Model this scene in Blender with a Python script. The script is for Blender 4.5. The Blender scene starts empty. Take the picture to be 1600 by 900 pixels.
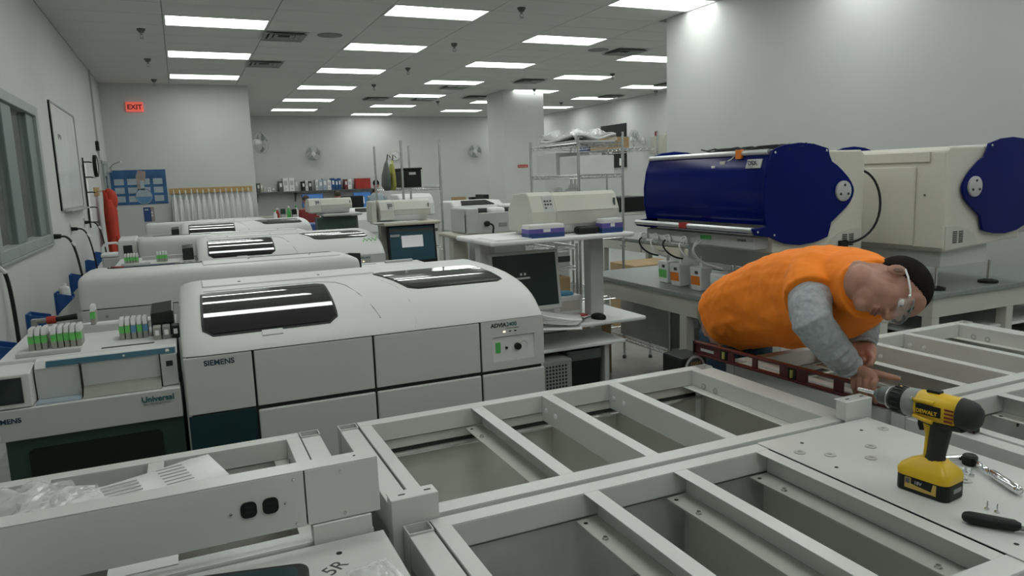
import bpy, bmesh, math, random
from mathutils import Vector, Matrix
random.seed(7)
SC = bpy.context.scene
COL = SC.collection
PI = math.pi

# ------------------------------------------------------------------ camera, world, exposure
cam_d = bpy.data.cameras.new('camera'); cam = bpy.data.objects.new('camera', cam_d); COL.objects.link(cam)
YAW, PITCH, ROLL, FPX = math.radians(24.1276), math.radians(8.7448), math.radians(-1.9526), 1133.05
_cy, _sy, _cp, _sp = math.cos(YAW), math.sin(YAW), math.cos(PITCH), math.sin(PITCH)
_f = Vector((_sy*_cp, _cy*_cp, -_sp)); _r0 = Vector((_cy, -_sy, 0)); _u0 = _r0.cross(_f)
_c, _s = math.cos(ROLL), math.sin(ROLL)
_r = _c*_r0 + _s*_u0; _u = -_s*_r0 + _c*_u0
cam.matrix_world = Matrix(((_r.x, _u.x, -_f.x, 0), (_r.y, _u.y, -_f.y, 0), (_r.z, _u.z, -_f.z, 1.70), (0, 0, 0, 1)))
cam_d.sensor_width = 36.0; cam_d.lens = FPX/1600*36; cam_d.clip_start = .05; cam_d.clip_end = 80
SC.camera = cam
w = bpy.data.worlds.new('world'); SC.world = w; w.use_nodes = True
w.node_tree.nodes['Background'].inputs[0].default_value = (.55, .6, .58, 1)
w.node_tree.nodes['Background'].inputs[1].default_value = .05
vs = SC.view_settings
vs.view_transform = 'Standard'; vs.look = 'None'; vs.gamma = 1; vs.use_curve_mapping = False
vs.exposure = -0.63
LAMP = 12.0          # radiance of the fluorescent diffusers
LAMP_COL = (.955, 1.0, .965, 1)

# ------------------------------------------------------------------ materials
MATS = {}
def mat(name, col, rough=.5, metal=0., var=.06, scale=6., bump=0., bscale=120., coat=0., emit=0., alpha=1., trans=0., spec=.5, stretch=None):
    """procedural principled material: base colour with soft noise variation and an optional fine bump"""
    if name in MATS: return MATS[name]
    m = bpy.data.materials.new(name); m.use_nodes = True; nt = m.node_tree
    b = nt.nodes['Principled BSDF']
    b.inputs['Roughness'].default_value = rough; b.inputs['Metallic'].default_value = metal
    b.inputs['Coat Weight'].default_value = coat; b.inputs['Coat Roughness'].default_value = .05
    b.inputs['Alpha'].default_value = alpha; b.inputs['Transmission Weight'].default_value = trans
    b.inputs['Specular IOR Level'].default_value = spec
    c = tuple(col[:3])
    tc = nt.nodes.new('ShaderNodeTexCoord')
    src = tc.outputs['Object']
    if stretch:
        mp = nt.nodes.new('ShaderNodeMapping'); mp.inputs['Scale'].default_value = stretch
        nt.links.new(src, mp.inputs['Vector']); src = mp.outputs['Vector']
    if var > 0:
        n = nt.nodes.new('ShaderNodeTexNoise'); n.inputs['Scale'].default_value = scale; n.inputs['Detail'].default_value = 3
        nt.links.new(src, n.inputs['Vector'])
        r = nt.nodes.new('ShaderNodeValToRGB')
        r.color_ramp.elements[0].position = .3; r.color_ramp.elements[1].position = .7
        r.color_ramp.elements[0].color = tuple(x*(1-var) for x in c)+(1,)
        r.color_ramp.elements[1].color = tuple(min(1, x*(1+var)) for x in c)+(1,)
        nt.links.new(n.outputs['Fac'], r.inputs['Fac']); nt.links.new(r.outputs['Color'], b.inputs['Base Color'])
    else:
        b.inputs['Base Color'].default_value = c+(1,)
    if bump > 0:
        n2 = nt.nodes.new('ShaderNodeTexNoise'); n2.inputs['Scale'].default_value = bscale; n2.inputs['Detail'].default_value = 2
        nt.links.new(src, n2.inputs['Vector'])
        bp = nt.nodes.new('ShaderNodeBump'); bp.inputs['Strength'].default_value = bump; bp.inputs['Distance'].default_value = .01
        nt.links.new(n2.outputs['Fac'], bp.inputs['Height']); nt.links.new(bp.outputs['Normal'], b.inputs['Normal'])
    if emit > 0:
        b.inputs['Emission Color'].default_value = c+(1,); b.inputs['Emission Strength'].default_value = emit
    MATS[name] = m
    return m

mat('wall', (.56, .575, .558), .75, var=.02, scale=1.5, bump=.08, bscale=180)
mat('floor', (.34, .35, .335), .35, var=.12, scale=9)
mat('tile', (.62, .625, .59), .9, var=.06, scale=60, bump=.25, bscale=220)
mat('grid', (.19, .195, .18), .6, var=.02)
mat('fixture', (.7, .71, .7), .5, var=.02)
mat('frame_paint', (.60, .615, .585), .30, var=.025, scale=3, bump=.02, bscale=300)
mat('frame_inner', (.60, .605, .55), .42, var=.05, scale=4)
mat('galv', (.55, .56, .53), .38, metal=.45, var=.14, scale=5)
mat('zinc', (.72, .73, .72), .22, metal=1, var=.08, scale=30)
mat('chrome', (.78, .79, .8), .12, metal=1, var=.03)
mat('alu', (.68, .69, .70), .3, metal=.9, var=.03)
mat('mach', (.64, .65, .635), .42, var=.02, scale=3, bump=.03, bscale=400)
mat('mach_panel', (.55, .565, .545), .5, var=.025, scale=3, bump=.04, bscale=500)
mat('mach_back', (.47, .485, .465), .5, var=.04, scale=3, bump=.04, bscale=500)
mat('cream', (.56, .555, .49), .5, var=.03, scale=4)
mat('cream_dark', (.45, .44, .375), .55, var=.06, scale=5)
mat('beige', (.50, .475, .39), .55, var=.05, scale=6)
mat('dsx_body', (.62, .605, .53), .55, var=.03, scale=120, bump=.12, bscale=350)
mat('dsx_blue', (.0006, .006, .115), .16, var=.12, scale=2, coat=0, spec=.16)
mat('gap', (.015, .02, .017), .8, var=0)
mat('black', (.010, .012, .011), .5, var=.1, spec=.3)
mat('rubber', (.018, .02, .019), .65, var=.15)
mat('dkgrey', (.09, .105, .10), .5, var=.06)
mat('midgrey', (.25, .26, .25), .5, var=.06)
mat('ltgrey', (.47, .48, .47), .5, var=.04)
mat('white', (.76, .77, .76), .5, var=.03)
mat('paper', (.80, .80, .79), .75, var=.02)
mat('smoke_glass', (.012, .011, .014), .05, var=0, coat=.6, spec=.75)
mat('teal_dark', (.004, .030, .036), .4, var=.08)
mat('green_dark', (.028, .062, .048), .5, var=.1)
mat('green_black', (.006, .014, .011), .25, var=.1)
mat('teal_strip', (.03, .10, .14), .35, var=.06)
mat('teal_text', (.01, .10, .11), .5, var=0)
mat('navy_text', (.008, .04, .07), .5, var=0)
mat('green', (.08, .42, .10), .45, var=.12, scale=40)
mat('greenlab', (.13, .50, .12), .5, var=.1, scale=30)
mat('bluelab', (.10, .25, .42), .5, var=.1, scale=30)
mat('clearplastic', (.75, .77, .75), .3, var=.04, alpha=.75)
mat('cart_grey', (.30, .30, .255), .55, var=.08)
mat('bin_blue', (.012, .075, .26), .4, var=.12)
mat('screen_off', (.010, .022, .020), .12, var=0)
mat('screen_teal', (.012, .055, .075), .3, var=.05, emit=.25)
mat('screen_blue', (.05, .16, .40), .3, var=.05, emit=.5)
mat('screen_white', (.6, .6, .62), .3, var=.02, emit=.5)
mat('red_emit', (.85, .13, .10), .4, var=0, emit=.8)
mat('led', (1., .75, .4), .4, var=0, emit=6)
mat('red', (.40, .03, .02), .5, var=.1)
mat('red_coat', (.47, .042, .018), .8, var=.15, scale=9)
mat('level_red', (.075, .012, .012), .32, var=.1)
mat('vial', (.42, .40, .10), .2, var=.05)
mat('vinyl_red', (.20, .02, .02), .5, var=.1)
mat('wood', (.45, .30, .12), .6, var=.2, scale=14, stretch=(1, 8, 8))
mat('cardboard', (.42, .30, .16), .8, var=.08)
mat('yellow', (.72, .47, .015), .38, var=.06, scale=20)
mat('orange', (1.0, .245, .010), .85, var=.07, scale=12, bump=.25, bscale=18)
mat('orange_tape', (.8, .22, .02), .5, var=.05)
mat('sleeve', (.33, .36, .37), .9, var=.14, scale=60, bump=.3, bscale=22)
mat('jeans', (.025, .06, .095), .85, var=.3, scale=25)
mat('khaki', (.22, .21, .14), .85, var=.1)
mat('skin', (.40, .205, .14), .5, var=.14, scale=22, bump=.06, bscale=120)
mat('ear_shade', (.17, .095, .07), .6, var=.15, scale=60)
mat('hair', (.010, .008, .006), .9, var=.3, scale=40, bump=.4, bscale=160, spec=.12)
mat('hair_brown', (.06, .04, .03), .7, var=.3, scale=40)
mat('lens', (.75, .78, .76), .05, var=0, alpha=.16)
mat('lip', (.24, .10, .075), .55, var=.05)
mat('coat_white', (.70, .705, .69), .85, var=.05, scale=12)
mat('poster_blue', (.03, .115, .26), .4, var=.35, scale=3)
mat('poster_pale', (.36, .43, .48), .5, var=.12, scale=7)
mat('poster_warm', (.33, .27, .25), .5, var=.15, scale=6)
mat('wb', (.66, .68, .66), .25, var=.05, scale=2.2)
mat('win_frame', (.17, .215, .20), .45, var=.06)
mat('win_frame_lt', (.30, .34, .32), .45, var=.05)
mat('glass', (.50, .56, .53), .04, var=0, alpha=.16, spec=1.0)
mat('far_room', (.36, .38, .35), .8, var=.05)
mat('bench_top', (.23, .255, .245), .35, var=.10, scale=30)
mat('violet', (.13, .10, .36), .5, var=.05)
mat('dkblue', (.02, .06, .20), .5, var=.08)
mat('fan_blade', (.30, .36, .32), .3, var=.05, alpha=.8)
mat('plastic_film', (.82, .84, .83), .12, var=.03, alpha=.42, spec=.9)
mat('leaf', (.08, .30, .04), .5, var=.2)
mat('ink', (.04, .045, .05), .6, var=0)
mat('gold', (.55, .38, .08), .4, var=0)
mat('tissue_blue', (.08, .30, .48), .7, var=.1)

# ------------------------------------------------------------------ mesh helpers
class MB:
    """collects shapes into one bmesh; build() links it as ONE mesh object"""
    def __init__(s): s.bm = bmesh.new()
    def box(s, x0, x1, y0, y1, z0, z1):
        v = [s.bm.verts.new((x, y, z)) for z in (z0, z1) for x, y in ((x0, y0), (x1, y0), (x1, y1), (x0, y1))]
        for a in ((3, 2, 1, 0), (4, 5, 6, 7), (0, 1, 5, 4), (1, 2, 6, 5), (2, 3, 7, 6), (3, 0, 4, 7)): s.bm.faces.new([v[i] for i in a])
        return s
    def cbox(s, c, d): return s.box(c[0]-d[0]/2, c[0]+d[0]/2, c[1]-d[1]/2, c[1]+d[1]/2, c[2]-d[2]/2, c[2]+d[2]/2)
    def hexa(s, p):      # 8 points: bottom 4 ccw, top 4 ccw
        v = [s.bm.verts.new(q) for q in p]
        for a in ((3, 2, 1, 0), (4, 5, 6, 7), (0, 1, 5, 4), (1, 2, 6, 5), (2, 3, 7, 6), (3, 0, 4, 7)): s.bm.faces.new([v[i] for i in a])
        return s
    def prism(s, poly, axis, a, b):
        """poly: 2D outline; axis 'x': (y,z) pairs, 'y': (x,z) pairs, 'z': (x,y) pairs; extruded from a to b"""
        def q(p, t): return {'x': (t, p[0], p[1]), 'y': (p[0], t, p[1]), 'z': (p[0], p[1], t)}[axis]
        A = [s.bm.verts.new(q(p, a)) for p in poly]; B = [s.bm.verts.new(q(p, b)) for p in poly]; n = len(poly)
        s.bm.faces.new(A); s.bm.faces.new(B[::-1])
        for i in range(n): s.bm.faces.new((A[i], B[i], B[(i+1) % n], A[(i+1) % n]))
        return s
    def loft(s, rings, cap=True, closed=True):
        R = [[s.bm.verts.new(p) for p in r] for r in rings]; n = len(R[0])
        for i in range(len(R)-1):
            for j in range(n if closed else n-1): s.bm.faces.new((R[i][j], R[i][(j+1) % n], R[i+1][(j+1) % n], R[i+1][j]))
        if cap and closed: s.bm.faces.new(R[0][::-1]); s.bm.faces.new(R[-1])
        return s
    def cyl(s, p0, p1, r0, r1=None, n=12):
        r1 = r0 if r1 is None else r1
        p0, p1 = Vector(p0), Vector(p1); d = (p1-p0).normalized()
        a = d.orthogonal().normalized(); b = d.cross(a)
        ring = lambda p, r: [p+(a*math.cos(2*PI*k/n)+b*math.sin(2*PI*k/n))*r for k in range(n)]
        return s.loft([ring(p0, r0), ring(p1, r1)])
    def tube(s, pts, r, n=6):
        pts = [Vector(p) for p in pts]; rings = []; a = None
        for i, p in enumerate(pts):
            d = (pts[min(i+1, len(pts)-1)]-pts[max(i-1, 0)]).normalized()
            if a is None: a = d.orthogonal().normalized()
            a = (a-d*a.dot(d)).normalized(); b = d.cross(a)
            rr = r[i] if isinstance(r, (list, tuple)) else r
            rings.append([p+(a*math.cos(2*PI*k/n)+b*math.sin(2*PI*k/n))*rr for k in range(n)])
        return s.loft(rings)
    def lathe(s, prof, c=(0, 0, 0), axis='z', n=20):
        """prof: (radius, height) pairs"""
        rings = []
        for r, h in prof:
            r = max(r, 1e-4); R = []
            for k in range(n):
                x, y = r*math.cos(2*PI*k/n), r*math.sin(2*PI*k/n)
                p = {'z': (x, y, h), 'y': (x, h, -y), 'x': (h, x, y)}[axis]
                R.append((c[0]+p[0], c[1]+p[1], c[2]+p[2]))
            rings.append(R)
        return s.loft(rings)
    def ell(s, c, r, rot=None, n=14, m=9):
        c = Vector(c); rings = []
        for i in range(m+1):
            t = PI*(i+.02)/(m+.04); R = []
            for k in range(n):
                v = Vector((r[0]*math.sin(t)*math.cos(2*PI*k/n), r[1]*math.sin(t)*math.sin(2*PI*k/n), -r[2]*math.cos(t)))
                if rot is not None: v = rot @ v
                R.append(c+v)
            rings.append(R)
        return s.loft(rings)
    def grid(s, fn, nu, nv, thick=None):
        V = [[s.bm.verts.new(fn(i/nu, j/nv)) for j in range(nv+1)] for i in range(nu+1)]
        for i in range(nu):
            for j in range(nv): s.bm.faces.new((V[i][j], V[i+1][j], V[i+1][j+1], V[i][j+1]))
        return s
    def ring(s, c, R, r, axis='z', n=24, m=6):
        rings = []
        for k in range(n):
            t = 2*PI*k/n; q = []
            for j in range(m):
                u = 2*PI*j/m; a = R+r*math.cos(u); h = r*math.sin(u)
                x, y = a*math.cos(t), a*math.sin(t)
                p = {'z': (x, y, h), 'y': (x, h, -y), 'x': (h, x, y)}[axis]
                q.append((c[0]+p[0], c[1]+p[1], c[2]+p[2]))
            rings.append(q)
        rings.append(rings[0])
        return s.loft(rings, cap=False)
    def build(s, name, m, parent=None, bevel=0, seg=2, smooth=None, mods=(), tf=None):
        if tf is not None: bmesh.ops.transform(s.bm, matrix=tf, verts=s.bm.verts)
        bmesh.ops.recalc_face_normals(s.bm, faces=s.bm.faces)
        me = bpy.data.meshes.new(name); s.bm.to_mesh(me); s.bm.free()
        return link(name, me, m, parent, bevel, seg, smooth)

def link(name, me, m, parent=None, bevel=0, seg=2, smooth=None):
    o = bpy.data.objects.new(name, me); COL.objects.link(o)
    if not me.materials: me.materials.append(MATS[m] if isinstance(m, str) else m)
    if smooth: 
        me.shade_smooth()
        if smooth is not True and hasattr(me, 'set_sharp_from_angle'): me.set_sharp_from_angle(angle=math.radians(smooth))
    if bevel:
        b = o.modifiers.new('bevel', 'BEVEL'); b.width = bevel; b.segments = seg; b.limit_method = 'ANGLE'; b.angle_limit = math.radians(40)
    if parent is not None: o.parent = parent
    return o

def tag(o, label, cat, group=None, kind=None):
    o['label'] = label; o['category'] = cat
    if group: o['group'] = group
    if kind: o['kind'] = kind
    return o
def struct(o, kind='structure', label=None):
    o['kind'] = kind
    if label: o['label'] = label
    return o
def thing(name, label, cat, loc=(0, 0, 0), rz=0, group=None):
    o = bpy.data.objects.new(name, None); COL.objects.link(o); o.empty_display_size = .05
    o.location = loc; o.rotation_euler = (0, 0, rz)
    return tag(o, label, cat, group)
def copy_tree(o, parent=None):
    c = o.copy(); COL.objects.link(c); c.parent = parent
    for ch in [x for x in SC.objects if x.parent == o]: copy_tree(ch, c)
    return c
def put(o, loc=None, rz=None, label=None, group=None):
    if loc is not None: o.location = loc
    if rz is not None: o.rotation_euler = (0, 0, rz)
    if label: o['label'] = label
    if group: o['group'] = group
    return o
def rect_round(x0, x1, y0, y1, r, n=5):
    p = []
    for cx, cy, a0 in ((x1-r, y1-r, 0), (x0+r, y1-r, PI/2), (x0+r, y0+r, PI), (x1-r, y0+r, 1.5*PI)):
        for k in range(n+1): t = a0+PI/2*k/n; p.append((cx+r*math.cos(t), cy+r*math.sin(t)))
    return p
def text(name, s, size, m, parent, loc, rot=(PI/2, 0, 0), ext=.0006, shear=0, align='LEFT', bold=0):
    cu = bpy.data.curves.new(name, 'FONT'); cu.body = s; cu.size = size; cu.extrude = ext; cu.shear = shear; cu.align_x = align; cu.offset = bold
    t = bpy.data.objects.new(name, cu); COL.objects.link(t)
    dg = bpy.context.evaluated_depsgraph_get(); me = bpy.data.meshes.new_from_object(t.evaluated_get(dg))
    bpy.data.objects.remove(t); bpy.data.curves.remove(cu)
    me.materials.clear()
    o = link(name, me, m, parent); o.location = loc; o.rotation_euler = rot
    return o
def bez(p0, p1, p2, p3, n=12):
    P = [Vector(p) for p in (p0, p1, p2, p3)]; out = []
    for k in range(n+1):
        t = k/n; out.append(P[0]*(1-t)**3+P[1]*3*t*(1-t)**2+P[2]*3*t*t*(1-t)+P[3]*t**3)
    return out
# ================================================================== SETTING
XL, XR, XF = -1.22, 6.09, 11.38      # left wall, near right wall, far right wall
YB1, YB, YR, YN = 16.0, 22.95, 8.28, -4.0
ZC = 3.70
struct(MB().box(XL-.2, XF+.2, YN-.2, YB+.2, -.12, 0).build('floor', 'floor'))
# walls
wl = struct(MB().box(XL-.14, XL, YN, 6.22, 0, ZC).box(XL-.14, XL, 8.50, YB1, 0, ZC).box(XL-.14, XL, 6.22, 8.50, 0, 1.25).box(XL-.14, XL, 6.22, 8.50, 2.47, ZC).build('wall_left', 'wall'))
struct(MB().box(XL-.14, 1.44, YB1, YB1+.14, 0, ZC).build('wall_back_left', 'wall'))
struct(MB().box(1.30, 1.44, YB1+.14, YB, 0, ZC).build('wall_side', 'wall'))
struct(MB().box(1.30, XF+.14, YB, YB+.14, 0, ZC).build('wall_back', 'wall'))
struct(MB().box(XF, XF+.14, YR-.14, YB, 0, ZC).build('wall_far_right', 'wall'))
struct(MB().box(XR, XR+.14, YN, YR, 0, ZC).build('wall_right', 'wall'))
struct(MB().box(XR+.14, XF, YR-.14, YR, 0, ZC).build('wall_front_right', 'wall'))
struct(MB().box(XL-.14, XR+.14, YN-.14, YN, 0, ZC).build('wall_front', 'wall'))
struct(MB().box(7.08, 8.14, 15.95, 16.95, 0, ZC).build('pillar', 'wall', bevel=.01))
struct(MB().box(XL, XL+.03, 14.36, 14.41, 0, ZC).build('trim_1', 'ltgrey'))
for n, a in (('left', (XL, XL+.012, 8.6, YB1, 0, .10)), ('back_left', (XL, 1.44, YB1-.012, YB1, 0, .10)), ('back', (1.44, XF, YB-.012, YB, 0, .10)), ('right', (XR-.012, XR, 0, YR, 0, .1))):
    struct(MB().box(*a).build('baseboard_'+n, 'dkgrey'))
# room seen through the left window
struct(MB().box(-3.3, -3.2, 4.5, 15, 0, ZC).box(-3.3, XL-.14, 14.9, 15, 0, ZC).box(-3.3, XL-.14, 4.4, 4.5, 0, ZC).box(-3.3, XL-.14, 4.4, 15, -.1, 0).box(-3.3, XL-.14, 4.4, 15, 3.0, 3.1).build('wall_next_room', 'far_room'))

# ceiling: tiles on a 1.22 x 0.61 m grid; the tees are recessed lines between proud tiles
ceil = struct(MB().box(XL-.14, XF+.14, YN-.14, YB+.14, ZC+.012, ZC+.1).build('ceiling', 'grid'))
GX0, GY0, TX, TY = 0.0, 7.87, 1.22, .61
def cell(x, y): return (math.floor((x-GX0)/TX+1e-6), math.floor((y-GY0)/TY+1e-6))
LIGHTS = {}
for ci, first in ((0, 10.31), (2, 9.09), (4, 7.87), (6, 11.53), (8, 15.19)):
    y = first
    while y > -3: y -= 2.44
    y += 2.44
    while y < 22.9:
        x0 = ci*TX
        inside = (x0+1.1 < XR and y < YB) or (y-.61 > YR)
        if ci == 0 and y > YB1: inside = False
        if inside: LIGHTS[(ci, round((y-GY0)/TY)-1)] = 1
        y += 2.44
VENT = {}
for vx, vy in ((1.48, 10.38), (1.47, 13.29), (6.96, 10.45), (6.96, 14.12), (5.72, 14.73), (4.56, 17.74), (5.79, 17.05), (6.94, 17.47), (10.55, 14.51), (10.5, 16.9)):
    c = cell(vx, vy)
    while c in LIGHTS: c = (c[0], c[1]+1)
    VENT[c] = (vx, vy)
def in_room(x0, x1, y0, y1):
    if y0 < YR: return x1 <= XR+.35
    if y0 >= YB1-.2: return x0 >= 1.2
    return True
tm = {}
tiles, far_tiles = [], MB()
nfar = 0
cells = []
for ix in range(-1, 10):
    for iy in range(-20, 25):
        x0, y0 = GX0+ix*TX, GY0+iy*TY; x1, y1 = x0+TX, y0+TY
        x0c, x1c, y0c, y1c = max(x0, XL), min(x1, XF), max(y0, YN), min(y1, YB)
        if y0 < YR: x1c = min(x1c, XR)
        if y0 >= YB1: x0c = max(x0c, 1.44)
        if x1c-x0c < .12 or y1c-y0c < .12 or (ix, iy) in LIGHTS: continue
        cells.append((iy, ix, x0c, x1c, y0c, y1c))
# the 290 tiles that show largest (those inside the view, nearest first) are single pieces
def vis(c):
    iy, ix, x0, x1, y0, y1 = c; xm, ym = (x0+x1)/2, (y0+y1)/2
    d = Vector((xm, ym, ZC-1.7)); dep = d.dot(_f)
    if dep < .5: return 1e9
    px, py = 800+FPX*d.dot(_r)/dep, 450-FPX*d.dot(_u)/dep
    return dep if -90 < px < 1690 and py > -25 else 1e9
cells.sort(key=vis)
g = .010
for k, (iy, ix, x0, x1, y0, y1) in enumerate(cells):
    w_, d_ = round(x1-x0-g, 3), round(y1-y0-g, 3)
    if k < 290 and vis((iy, ix, x0, x1, y0, y1)) < 1e8:
        if (w_, d_) not in tm:
            b = MB().box(-w_/2, w_/2, -d_/2, d_/2, 0, .012); me = bpy.data.meshes.new('ceiling_tile'); bmesh.ops.recalc_face_normals(b.bm, faces=b.bm.faces); b.bm.to_mesh(me); b.bm.free(); tm[(w_, d_)] = me
        o = link('ceiling_tile', tm[(w_, d_)], 'tile', ceil); o.location = ((x0+x1)/2, (y0+y1)/2, ZC)
    else:
        far_tiles.box(x0+g/2, x1-g/2, y0+g/2, y1-g/2, ZC, ZC+.012)
ft = far_tiles.build('ceiling_tiles', 'tile', ceil); ft['kind'] = 'stuff'

# fluorescent troffers
md = bpy.data.materials.new('diffuser'); md.use_nodes = True; nt = md.node_tree; nt.nodes.clear()
em = nt.nodes.new('ShaderNodeEmission'); em.inputs[0].default_value = LAMP_COL; em.inputs[1].default_value = LAMP
out = nt.nodes.new('ShaderNodeOutputMaterial'); nt.links.new(em.outputs[0], out.inputs[0]); MATS['diffuser'] = md
b = MB()
for a in ((-.605, .605, -.30, -.275), (-.605, .605, .275, .30), (-.605, -.58, -.275, .275), (.58, .605, -.275, .275)): b.box(*a, -.004, .012)
fr_me = b.bm; me_f = bpy.data.meshes.new('light_frame'); bmesh.ops.recalc_face_normals(fr_me, faces=fr_me.faces); fr_me.to_mesh(me_f); fr_me.free()
b = MB().box(-.58, .58, -.275, .275, .002, .010); me_d = bpy.data.meshes.new('light_diffuser'); bmesh.ops.recalc_face_normals(b.bm, faces=b.bm.faces); b.bm.to_mesh(me_d); b.bm.free()
colname = {0: 'left column', 2: 'second column from the left', 4: 'middle column', 6: 'fourth column from the left', 8: 'right column'}
ordn = ['nearest', 'second nearest', 'third nearest', 'fourth nearest', 'fifth nearest', 'sixth nearest', 'seventh nearest', 'eighth nearest']
cnt = {}
for (ix, iy) in sorted(LIGHTS, key=lambda c: c[1]):
    x, y = GX0+(ix+.5)*TX, GY0+(iy+.5)*TY
    d = Vector((x, y, 2.0)); dep = d.dot(_f)
    seen = dep > .5 and 450-FPX*d.dot(_u)/dep > 0
    if seen:
        k = cnt.get(ix, 0); cnt[ix] = k+1
        lab = 'glowing rectangular ceiling light, %s in view in the %s' % (ordn[k], colname[ix])
    else:
        k = cnt.get((ix, 'o'), 0); cnt[(ix, 'o')] = k+1
        lab = 'ceiling light outside the view, %s column, %s from the rear wall' % ({0: 'left', 2: 'second', 4: 'right hand'}.get(ix, 'far'), ['first', 'second', 'third', 'fourth', 'fifth', 'sixth', 'seventh'][k])
    t = thing('ceiling_light', lab, 'ceiling light', (x, y, ZC), 0, 'fluorescent ceiling lights')
    link('frame', me_f, 'fixture', t); link('diffuser', me_d, 'diffuser', t)
# a lamp in the next room, behind the window
t = thing('ceiling_light', 'ceiling light of the room behind the window', 'ceiling light', (-2.2, 9.5, 2.985), 0, 'fluorescent ceiling lights')
link('frame', me_f, 'fixture', t); link('diffuser', me_d, 'diffuser', t)

# ceiling air vents
vp_ = {(1.48, 10.38): 'near left column of lights', (1.47, 13.29): 'beside the second light of the left column', (6.96, 10.45): 'left of the near right wall', (6.96, 14.12): 'in front of the pillar',
       (5.72, 14.73): 'above the wire rack, left of the pillar', (4.56, 17.74): 'towards the far back wall', (5.79, 17.05): 'beside the pillar on its left', (6.94, 17.47): 'just behind the pillar', (10.55, 14.51): 'near the far right wall', (10.5, 16.9): 'far away by the right wall'}
for c, v in VENT.items():
    x, y = GX0+(c[0]+.5)*TX, GY0+(c[1]+.5)*TY
    x = v[0]
    t = thing('ceiling_vent', 'square louvred grey ceiling air vent '+vp_[v], 'air vent', (x, y, ZC), 0, 'ceiling air vents')
    MB().box(-.30, .30, -.30, .30, -.006, -.0005).build('plate', 'ltgrey', t)
    for k, s in enumerate((.27, .20, .13)):
        bb = MB(); z0 = -.034+.006*k
        for sx in (-1, 1):
            bb.hexa([(sx*s, -s, z0), (sx*(s-.05), -(s-.05), -.012), (sx*(s-.05), s-.05, -.012), (sx*s, s, z0), (sx*s, -s, z0+.006), (sx*(s-.05), -(s-.05), -.008), (sx*(s-.05), s-.05, -.008), (sx*s, s, z0+.006)])
            bb.hexa([(-s, sx*s, z0), (-(s-.05), sx*(s-.05), -.012), (s-.05, sx*(s-.05), -.012), (s, sx*s, z0), (-s, sx*s, z0+.006), (-(s-.05), sx*(s-.05), -.008), (s-.05, sx*(s-.05), -.008), (s, sx*s, z0+.006)])
        bb.build('louvre', 'midgrey', t)
    MB().box(-.24, .24, -.24, .24, -.008, -.0062).build('throat', 'gap', t)
# sprinkler heads
for k, (x, y) in enumerate(((-.26, 10.61), (-.27, 12.98), (-.25, 15.35), (3.94, 8.24), (3.95, 10.64), (3.95, 13.09), (3.9, 15.44), (8.24, 13.03), (7.75, 15.64), (6.32, 18.43), (11.1, 15.54), (9.94, 18.39))):
    where = ['nearest by the left wall', 'second nearest by the left wall', 'third by the left wall, near the exit sign', 'nearest between two light columns', 'second between the middle light columns', 'third between the middle light columns', 'fourth between the middle light columns', 'left of the tall right wall edge', 'above the pillar', 'beyond the pillar', 'at the far right wall', 'far right behind the pillar'][k]
    t = thing('sprinkler', 'small hanging ceiling sprinkler head '+where, 'sprinkler', (x, y, ZC), 0, 'ceiling sprinklers')
    MB().lathe([(.05, .0), (.052, -.012), (.03, -.045), (.022, -.05)], n=12).build('escutcheon', 'dkgrey', t, smooth=40)
    s_ = MB().cyl((0, 0, -.045), (0, 0, -.075), .014, n=8)
    for sx in (-1, 1): s_.tube([(sx*.012, 0, -.07), (sx*.022, 0, -.09), (sx*.004, 0, -.115)], .004)
    s_.build('frame_arms', 'midgrey', t)
    MB().lathe([(.004, -.112), (.026, -.116), (.026, -.119), (.003, -.121)], n=12).build('deflector', 'midgrey', t)
for x, y, w_ in ((2.07, 10.45, 'beside the nearest vent'), (6.45, 10.62, 'left of the vent by the right wall')):
    t = thing('ceiling_speaker', 'round flat ceiling speaker grille '+w_, 'speaker', (x, y, ZC), 0, 'ceiling speakers')
    MB().lathe([(.17, 0), (.17, -.006), (.12, -.012), (.02, -.014)], n=28).build('grille', 'grid', t, smooth=40)
    MB().lathe([(.03, -.013), (.025, -.02), (.002, -.022)], n=12).build('cap', 'midgrey', t)
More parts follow.
